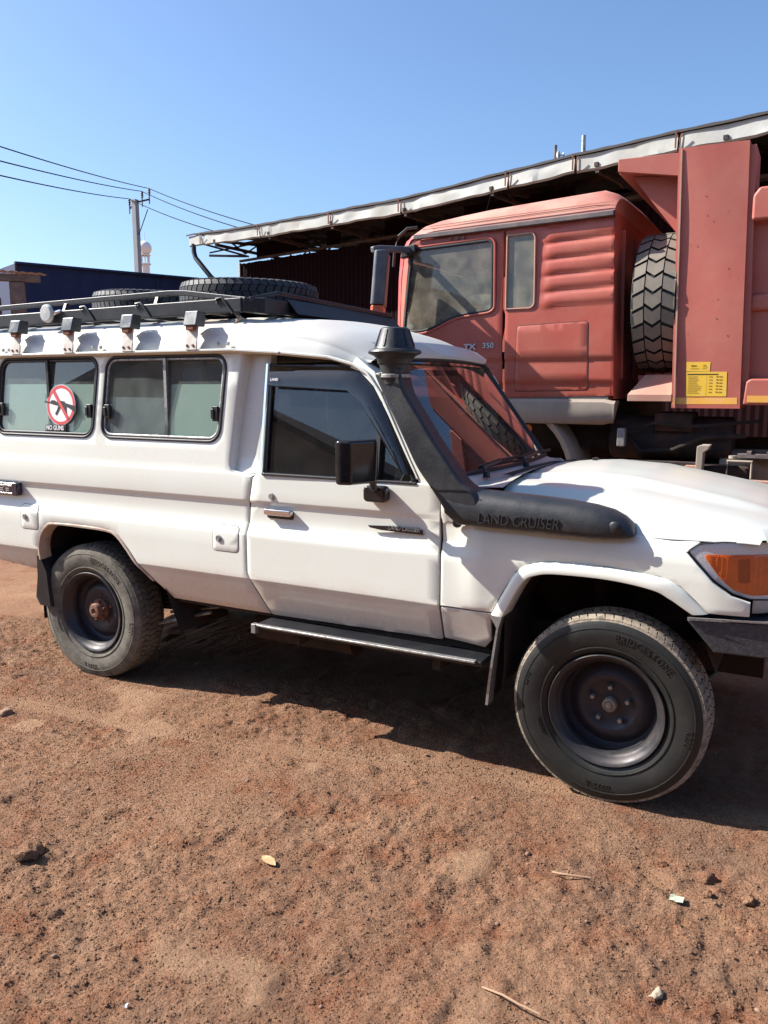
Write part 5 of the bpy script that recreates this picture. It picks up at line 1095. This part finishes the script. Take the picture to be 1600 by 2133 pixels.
mb = MB(); mb.tube([(-.72, .2, 1.40), (-.55, .15, 1.20), (-.30, .12, 1.22), (-.1, .14, 1.32), (.2, .15, 1.34)], .018, 8); mb.tube([(-.7, .15, 1.33), (-.45, .1, 1.42), (-.2, .1, 1.40), (.3, .12, 1.45)], .012, 8); mb.build('air_hose', M_under, ch)
mb = MB(); mb.box(-.45, -.18, .14, .5, 1.36, 1.50); mb.build('valve_box', M_darksteel, ch, bevel=.01)
mb = MB(); mb.box(-.60, -.10, .04, .10, .98, 1.14); mb.lathe([(.06, 0), (.05, -.02), (0, -.01)], (-.27, .04, 1.06), 'y', 20); mb.build('guard_beam', M_darksteel, ch, bevel=.006)
for wx in (-1.66, 2.1, 3.45):
    for wy, rot in ((.20, 0), (FY-TY-.20, math.pi)):
        wh = empty('truck_wheel', (wx, wy, .54), TR); wh.rotation_euler = (0, .3*wx, rot); t_ = link(D.objects.new('tyre', tmS), wh)
        mb = MB(); mb.lathe([(.262, -.15), (.25, -.14), (.23, -.05), (.21, .0), (.16, .02), (.14, -.04), (0, -.05)], (0, 0, 0), 'y', 40); mb.build('rim', M_tan, wh)

# ------------------------------------------------------------ long open shed behind
SA = Vector((-12.776, 11.342, 0)); SU = Vector((.97023, -.24217, 0)); SV = Vector((.24217, .97023, 0))
def S(u, v, z): return tuple(SA+SU*u+SV*v+Vector((0, 0, z)))
SH = empty('workshop_shed', tuple(SA)); tag(SH, 'long dark open workshop shed with a dented pale metal fascia behind the truck', 'shed')
def sb(mb): mb.v = [(v[0]-SA.x, v[1]-SA.y, v[2]) for v in mb.v]; return mb
def edge_z(u): return float(np.interp(u, [0, 2.6, 6.6, 8.8, 10.1, 12.9, 26], [5.19, 5.10, 5.05, 5.13, 5.18, 5.21, 5.25]))+.007*math.sin(u*3.1)*math.sin(u*.9+.4)
seams = [0, .55, 2.62, 4.80, 6.62, 8.93, 10.15, 11.75, 14.0, 16.2, 18.5, 21, 23.5, 26]
rr = random.Random(3)
for i in range(len(seams)-1):
    u0, u1 = seams[i]+.012, seams[i+1]-.012; n = max(4, int((u1-u0)/.09)); hgt = .235; nd = [u0]
    while nd[-1] < u1: nd.append(nd[-1]+rr.uniform(.08, .42))
    va = [rr.uniform(-.018, .014) for _ in nd]; vb = [rr.uniform(-.030, .012) for _ in nd]
    dents = [(rr.uniform(u0, u1), rr.uniform(.1, .9), rr.uniform(.012, .04)*rr.choice((-1, 1, 1)), rr.uniform(.05, .16)) for _ in range(int((u1-u0)*3.2))]
    rows = []
    for j in range(9):
        t = j/8; r_ = []
        for k in range(n+1):
            u = u0+(u1-u0)*k/n; v = -.03+(1-t)*float(np.interp(u, nd, va))+t*float(np.interp(u, nd, vb))+(.03 if t > .98 else 0)
            for du, dt, da, dw in dents[::3]: v += .6*da*math.exp(-((u-du)/dw)**2-((t-dt)/.35)**2)*.75
            z = edge_z(u)-.03-hgt*t+(.005*math.sin(u*5.3+i)*(t > .8)+.004*math.sin(u*13+i*2)*(t > .8)); r_.append(S(u, v, z))
        rows.append(r_)
    mb = MB(); mb.grid(rows, flip=True); sb(mb).build('fascia_sheet', M_fascia, SH, ang=9)
for u in seams[1:-1]:
    mb = MB(); mb.bar([S(u-.02, -.085, edge_z(u)+.01), S(u-.02, -.085, edge_z(u)-.23)], .022, .012, upv=(0, 1, 0)); mb.bar([S(u+.03, -.05, edge_z(u)-.25), S(u+.05, -.10, edge_z(u)-.12), S(u+.09, -.11, edge_z(u)-.06)], .014, .014); sb(mb).build('fascia_strap', M_rust, SH)
us = np.arange(-.05, 26, .12); rows = [[], [], []]
for k, u in enumerate(us):
    w_ = .005*math.sin(u*12); rows[0].append(S(u, -.065, edge_z(u)+.0+w_)); rows[1].append(S(u, .0, edge_z(u)+.035+w_)); rows[2].append(S(u, 10, edge_z(u)+.6+w_))
mb = MB(); mb.grid(rows); sb(mb).build('roof_sheet', M_rooft, SH, ang=0)
mb = MB(); mb.grid([[S(u, -.065, edge_z(u)-.022), S(u, -.065, edge_z(u)+.012)] for u in us]); sb(mb).build('roof_edge', M_rooft, SH)
# trusses under the roof
for u in list(np.arange(1.0, 26, 1.9)):
    mb = MB(); z = edge_z(u)
    mb.bar([S(u, -.05, z-.20), S(u, 9.5, z+.28)], .06, .06); mb.bar([S(u, .0, z-.28), S(u, 3.0, z-.42), S(u, 9.5, z-.42)], .06, .06)
    for v in (.4, 1.2, 2.0, 2.8, 3.8, 5, 6.5): mb.bar([S(u, v, z-.18+.05*v), S(u, v+.45, z-.38)], .03, .03); mb.bar([S(u, v+.45, z-.38), S(u, v+.85, z-.15+.05*v)], .03, .03)
    sb(mb).build('truss', M_darksteel, SH)
for v in (.2, 1.4, 2.8, 4.4): mb = MB(); mb.bar([S(.1, v, edge_z(0)-.12+.05*v), S(12, v, edge_z(12)-.12+.05*v), S(26, v, edge_z(26)-.12+.05*v)], .05, .08); sb(mb).build('purlin', M_darksteel, SH)
for v, dz in ((.95, .3),): mb = MB(); mb.bar([S(-.0, v-.4, 4.80), S(.9, v, 4.74)], .05, .05); mb.bar([S(.25, .2, 5.0), S(1.0, .95, 4.72)], .04, .04); mb.bar([S(.35, .3, 4.80), S(1.1, .9, 4.98)], .03, .03); sb(mb).build('bracket', M_darksteel, SH)
# maroon corrugated wall panels
uu = .62
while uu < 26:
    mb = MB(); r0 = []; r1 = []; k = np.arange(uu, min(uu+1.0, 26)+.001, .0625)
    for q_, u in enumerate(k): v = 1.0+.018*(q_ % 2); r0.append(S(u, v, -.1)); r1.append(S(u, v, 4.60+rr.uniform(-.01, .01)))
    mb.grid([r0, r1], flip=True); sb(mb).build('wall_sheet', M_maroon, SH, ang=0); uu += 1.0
mb = MB(); mb.box(0, .05, 0, .05, 0, 4.62); mb.v = [tuple(Vector(S(.56+v[0], .97+v[1], v[2]))) for v in mb.v]; sb(mb).build('corner_post', M_steel, SH)
mb = MB(); mb.bar([S(.6, 1.0, 4.66), S(26, 1.0, 4.66)], .06, .05); sb(mb).build('wall_rail', M_darksteel, SH)
for u0, u1 in ((1.1, 2.9), (3.5, 3.9), (5.2, 6.0), (7.2, 9.5), (11, 26)): mb = MB(); mb.box(0, u1-u0, 0, .02, 0, .34); mb.v = [tuple(Vector(S(u0+v[0], 1.1+v[1], 4.68+v[2]))) for v in mb.v]; sb(mb).build('gable_infill', M_maroon, SH)
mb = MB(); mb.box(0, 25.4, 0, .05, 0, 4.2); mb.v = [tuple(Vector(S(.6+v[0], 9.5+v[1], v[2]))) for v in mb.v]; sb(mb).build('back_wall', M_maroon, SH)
# downpipe at the open end
mb = MB(); mb.tube([S(.18, -.02, 4.98), S(.18, -.02, 4.80), S(.24, -.02, 4.66), S(.80, -.01, 4.18), S(1.2, .5, 3.6), S(1.2, .9, 3.2), S(1.2, .92, .1)], .055, 12); dp_ = sb(mb).build('downpipe', M_blackplastic, SH, ang=60)
# loose seal strip and small things on the roof line
mb = MB(); mb.bar([S(8.9, .5, 5.22), S(9.5, .5, 5.25)], .08, .03); sb(mb).build('roof_flap', M_rooft, SH)
pz = lambda u: edge_z(u)+.03
p1 = empty('roof_pipe', S(10.226, .05, 5.10)); tag(p1, 'taller pale metal pipe standing up from the shed roof edge', 'pipe')
mb = MB(); mb.tube([(0, 0, 0), (0, .0, .36)], .033, 14); mb.build('pipe_tube', M_steel, p1); mb = MB(); mb.box(.03, .06, -.02, .02, .09, .13); mb.build('pipe_clamp', M_wire, p1)
p2 = empty('roof_antenna', S(9.74, .05, 5.08)); tag(p2, 'shorter dark post with a small white dish antenna on the shed roof', 'antenna')
mb = MB(); mb.tube([(0, 0, 0), (0, 0, .33)], .026, 12); mb.build('post', M_mirrorcase, p2)
mb = MB(); mb.lathe([(0, -.02), (.06, -.01), (.075, .012)], (.055, -.02, .16), 'x', 20); mb.tube([(.06, -.02, .16), (.13, -.03, .17)], .012, 8); mb.lathe([(0, -.02), (.028, -.01), (.028, .01), (0, .02)], (.14, -.03, .17), 'x', 12); mb.build('dish', M_plaster, p2)

# ------------------------------------------------------------ background on the left
NB = empty('blue_building', (-16.4, 9.0, 0)); tag(NB, 'long low dark blue building behind the spare tyres', 'building')
d0 = Vector((-17.55, 8.10, 0)); d1 = Vector((-14.25, 13.64, 0))
A_ = Vector((-16.15, 9.20, 0)); B_ = Vector((-14.21, 13.62, 0)); dirn = (B_-A_).normalized(); nrm = Vector((dirn.y, -dirn.x, 0))
def bb_(mb): mb.v = [(v[0]+16.4, v[1]-9.0, v[2]) for v in mb.v]; return mb
L_ = 14.0; k = 0
while k < L_:
    mb = MB(); r0 = []; r1 = []
    for q_, t in enumerate(np.arange(k, k+2.01, .25)):
        c = A_+dirn*t+nrm*(.02*(q_ % 2)); r0.append((c.x, c.y, 0)); r1.append((c.x, c.y, 4.5))
    mb.grid([r0, r1]); bb_(mb).build('wall_sheet', M_navy, NB, ang=0); k += 2
for t in (3.42, 7.0, 10.5):
    c = A_+dirn*t+nrm*.03; mb = MB(); mb.bar([(c.x, c.y, .1), (c.x, c.y, 4.46)], .05, .02); bb_(mb).build('joint_strip', mat('navy_strip', (.02, .03, .07), .7) if t < 4 else D.materials['navy_strip'], NB)
mb = MB(); c0 = A_-dirn*.05+nrm*.04; c1 = A_+dirn*L_+nrm*.04; mb.bar([(c0.x, c0.y, 4.52), (c1.x, c1.y, 4.52)], .12, .05); bb_(mb).build('roof_edge', M_navy, NB)
c2 = c1-nrm*6; c3 = c0-nrm*6; mb = MB(); mb.add([(c0.x, c0.y, 4.50), (c1.x, c1.y, 4.50), (c2.x, c2.y, 4.6), (c3.x, c3.y, 4.6)], [(0, 1, 2, 3)]); bb_(mb).build('roof', M_rooft, NB)
mb = MB(); mb.add([(c0.x, c0.y, 0), (c3.x, c3.y, 0), (c3.x, c3.y, 4.55), (c0.x, c0.y, 4.5)], [(0, 1, 2, 3)]); bb_(mb).build('end_wall', M_navy, NB)
# wooden shack with tin roof at the very left
SK = empty('wooden_shack', (-7.93, 3.06, 0)); SK.rotation_euler = (0, 0, rad(47)); tag(SK, 'weathered wooden shack with a tin roof at the left edge', 'shack')
mb = MB(); r0 = []; r1 = []
for q_, t in enumerate(np.arange(0, 1.9, .05)):
    z = 3.055+.014*(q_ % 2); r0.append((-1.85+t, -.05, z+.05-.03*t)); r1.append((-1.85+t, 1.6, z+.22-.03*t))
mb.grid([r0, r1]); mb.build('tin_roof', M_tin, SK, ang=0)
mb = MB(); mb.box(-1.9, 0, 0, .10, 2.955, 3.04); mb.build('roof_beam', M_wood, SK, bevel=.006)
for x, wd in ((-.27, .17), (-.72, .12), (-1.5, .17)):
    mb = MB(); mb.prism([(x-wd/2, 0), (x+wd/2+.02, 0), (x+wd/2, 2.95), (x-wd/2, 2.95)], .02, .18); mb.build('post', M_wood, SK, bevel=.01)
for i in range(7): mb = MB(); x = -1.85+i*.20; mb.box(x, x+.15+.02*random.random(), .30, .33, 0, 2.75+.1*random.random()); mb.build('plank', M_wood, SK)
mb = MB(); mb.prism([(-.72, 2.2), (-.44, 2.2), (-.50, 2.62), (-.72, 2.78)], -.08, -.05); mb.build('white_board', M_plaster, SK)
# utility pole, insulators and wires
UP = empty('utility_pole', (-22.20, 19.22, 0)); UP.rotation_euler = (0, 0, 0); tag(UP, 'grey concrete power line pole beyond the blue building', 'utility pole')
mb = MB(); mb.sweep([(.05, 0, 0), (-.02, 0, 8.46)], [(-.11,-.11),(.11,-.11),(.11,.11),(-.11,.11)]); mb.v = [(v[0]*(1-.022*v[2]*.9), v[1]*(1-.022*v[2]), v[2]) for v in mb.v]; mb.build('pole', M_concrete, UP)
mb = MB(); mb.bar([(-.28, 0, 8.18), (.02, 0, 8.36), (.52, .2, 8.46)], .05, .05); mb.bar([(.45, .15, 8.1), (.10, 0, 7.2)], .025, .025); mb.build('cross_arm', M_darksteel, UP)
ins = [(-.30, 0, 8.20), (.26, .08, 8.42), (.50, .2, 8.52)]
for x, y, z in ins: mb = MB(); mb.lathe([(.02, -.22), (.025, .1), (.055, .12), (.035, .16), (.06, .19), (.035, .23), (.055, .26), (.03, .32), (0, .34)], (x, y, z), 'z', 10); mb.build('insulator', M_mirrorcase, UP)
base = Vector((-22.20, 19.22, 0))
def wire(a, b, sag, lab):
    a, b = Vector(a), Vector(b); mb = MB(); mb.tube([a.lerp(b, t)-Vector((0, 0, sag*4*t*(1-t))) for t in np.linspace(0, 1, 25)], .014, 5); o = mb.build('power_line', M_wire, ang=60); tag(o, lab, 'cable')
tops = [base+Vector((x, y, z+.32)) for x, y, z in ins]
WL = [((-42.0, -3.0, 11.05), 0, 'lowest power line running left from the pole'), ((-42.0, -2.0, 11.70), 1, 'middle power line running left from the pole'), ((-42.0, -1.0, 13.10), 2, 'topmost power line running left from the pole')]
LP = [(-12.9, 5.6, 5.46), (-12.9, 5.7, 5.72), (-12.9, 5.75, 5.97)]
LP = [(-13.9, 7.18, 5.71), (-13.92, 7.22, 5.99), (-13.94, 7.25, 6.27)]
for i, (p, nm_) in enumerate(zip(LP, ('lowest', 'middle', 'topmost'))):
    p = Vector(p)+Vector((0, 0, .17)); e = tops[i]+(p-tops[i])*1.55; wire(tops[i], e, .12, nm_+' power line running from the pole to the left edge')
RP = [(-10.18, 9.01, 4.76), (-9.77, 9.24, 4.83), (-9.46, 9.42, 4.87)]; cc = Vector((0.70, -4.0492, 1.6888))
for i, (p, nm_) in enumerate(zip(RP, ('lowest', 'middle', 'topmost'))):
    p = cc+(Vector(p)-cc)*1.45; e = tops[i]+(p-tops[i])*1.25; wire(tops[i], e, .10, nm_+' power line running from the pole behind the shed roof')

# minaret dome far off
MN = empty('minaret', (-57.0, 55.5, 0)); tag(MN, 'distant white minaret with a round dome and a spike', 'minaret')
mb = MB(); mb.tube([(0, 0, 0), (0, 0, 13.1)], .42, 20); mb.build('shaft', M_plaster, MN)
mb = MB(); [mb.tube([(.38*math.cos(a), .38*math.sin(a), 13.1), (.38*math.cos(a), .38*math.sin(a), 13.9)], .06, 6) for a in np.linspace(0, 2*math.pi, 8, endpoint=False)]; mb.lathe([(.55, 13.05), (.55, 13.15), (.4, 13.18)], (0, 0, 0), 'z', 20); mb.lathe([(.52, 13.85), (.55, 13.95), (.4, 14.0)], (0, 0, 0), 'z', 20); mb.build('gallery', M_plaster, MN)
mb = MB(); mb.lathe([(.3, 13.9)]+[(.66*math.sin(a), 14.55-.66*math.cos(a)) for a in np.linspace(.5, math.pi, 16)], (0, 0, 0), 'z', 28); mb.build('dome', M_plaster, MN, ang=80)
mb = MB(); mb.tube([(0, 0, 15.2), (0, 0, 16.1)], .035, 6); mb.build('spike', M_plaster, MN)
# house and a tree behind the photographer (seen as reflections in the glass)
HB = empty('cream_house', (-12, -12, 0)); tag(HB, 'cream plastered house with a dark tin gable roof behind the photographer', 'house')
mb = MB(); mb.prism([(-4, 0), (4, 0), (4, 3.4), (0, 5.0), (-4, 3.4)], -8, 0, 'y'); mb.build('wall', M_cream, HB)
for s_ in (-1, 1): mb = MB(); mb.prism([(0, 5.05), (s_*4.5, 3.25), (s_*4.5, 3.37), (0, 5.17)], -8.4, .5, 'y'); mb.build('roof', M_rooft, HB)
for x in (-3, .2, 2.2): mb = MB(); mb.box(x, x+1.2, 0, .05, 1, 2.2); mb.build('window', M_gloss_black, HB)
mb = MB(); mb.box(-1, 0, 0, .05, 0, 2.1); mb.build('door', M_wood, HB)
TE = empty('tree', (-3.2, -15, 0)); tag(TE, 'leafy tree behind the photographer beside the cream house', 'tree')
mb = MB(); mb.tube([(0, 0, 0), (.1, 0, 1.5), (-.1, .1, 3.2)], .18, 8); mb.build('trunk', M_wood, TE)
mb = MB(); r = np.random.default_rng(2)
for _ in range(2500):
    d = r.normal(size=3); d /= np.linalg.norm(d); c = np.array([0, 0, 4.4])+d*np.array([2.2, 2.2, 1.6])*r.random()**.4; a = r.normal(size=3)*.16; b = r.normal(size=3)*.16; mb.add([c, c+a, c+a+b, c+b], [(0, 1, 2, 3)])
mb.build('crown', M_green_leaf, TE, ang=0)

LR = empty('sky_blocker', (4, -9.5, 0)); tag(LR, 'long dark block added unseen behind the camera to cut sky light', 'light blocker')  # unseen block, added to cut low sky light reaching the yard
mb = MB(); mb.box(-8.5, 12, -4, 0, 0, 4.3); mb.build('wall', M_wood, LR)
mb = MB(); mb.box(-8.9, 12.4, -4.4, .5, 4.3, 4.42); mb.build('roof', M_rooft, LR)
for x in (-6, -1, 4, 9): mb = MB(); mb.box(x, x+1.6, 0, .04, 0, 2.3); mb.build('door', M_darksteel, LR)
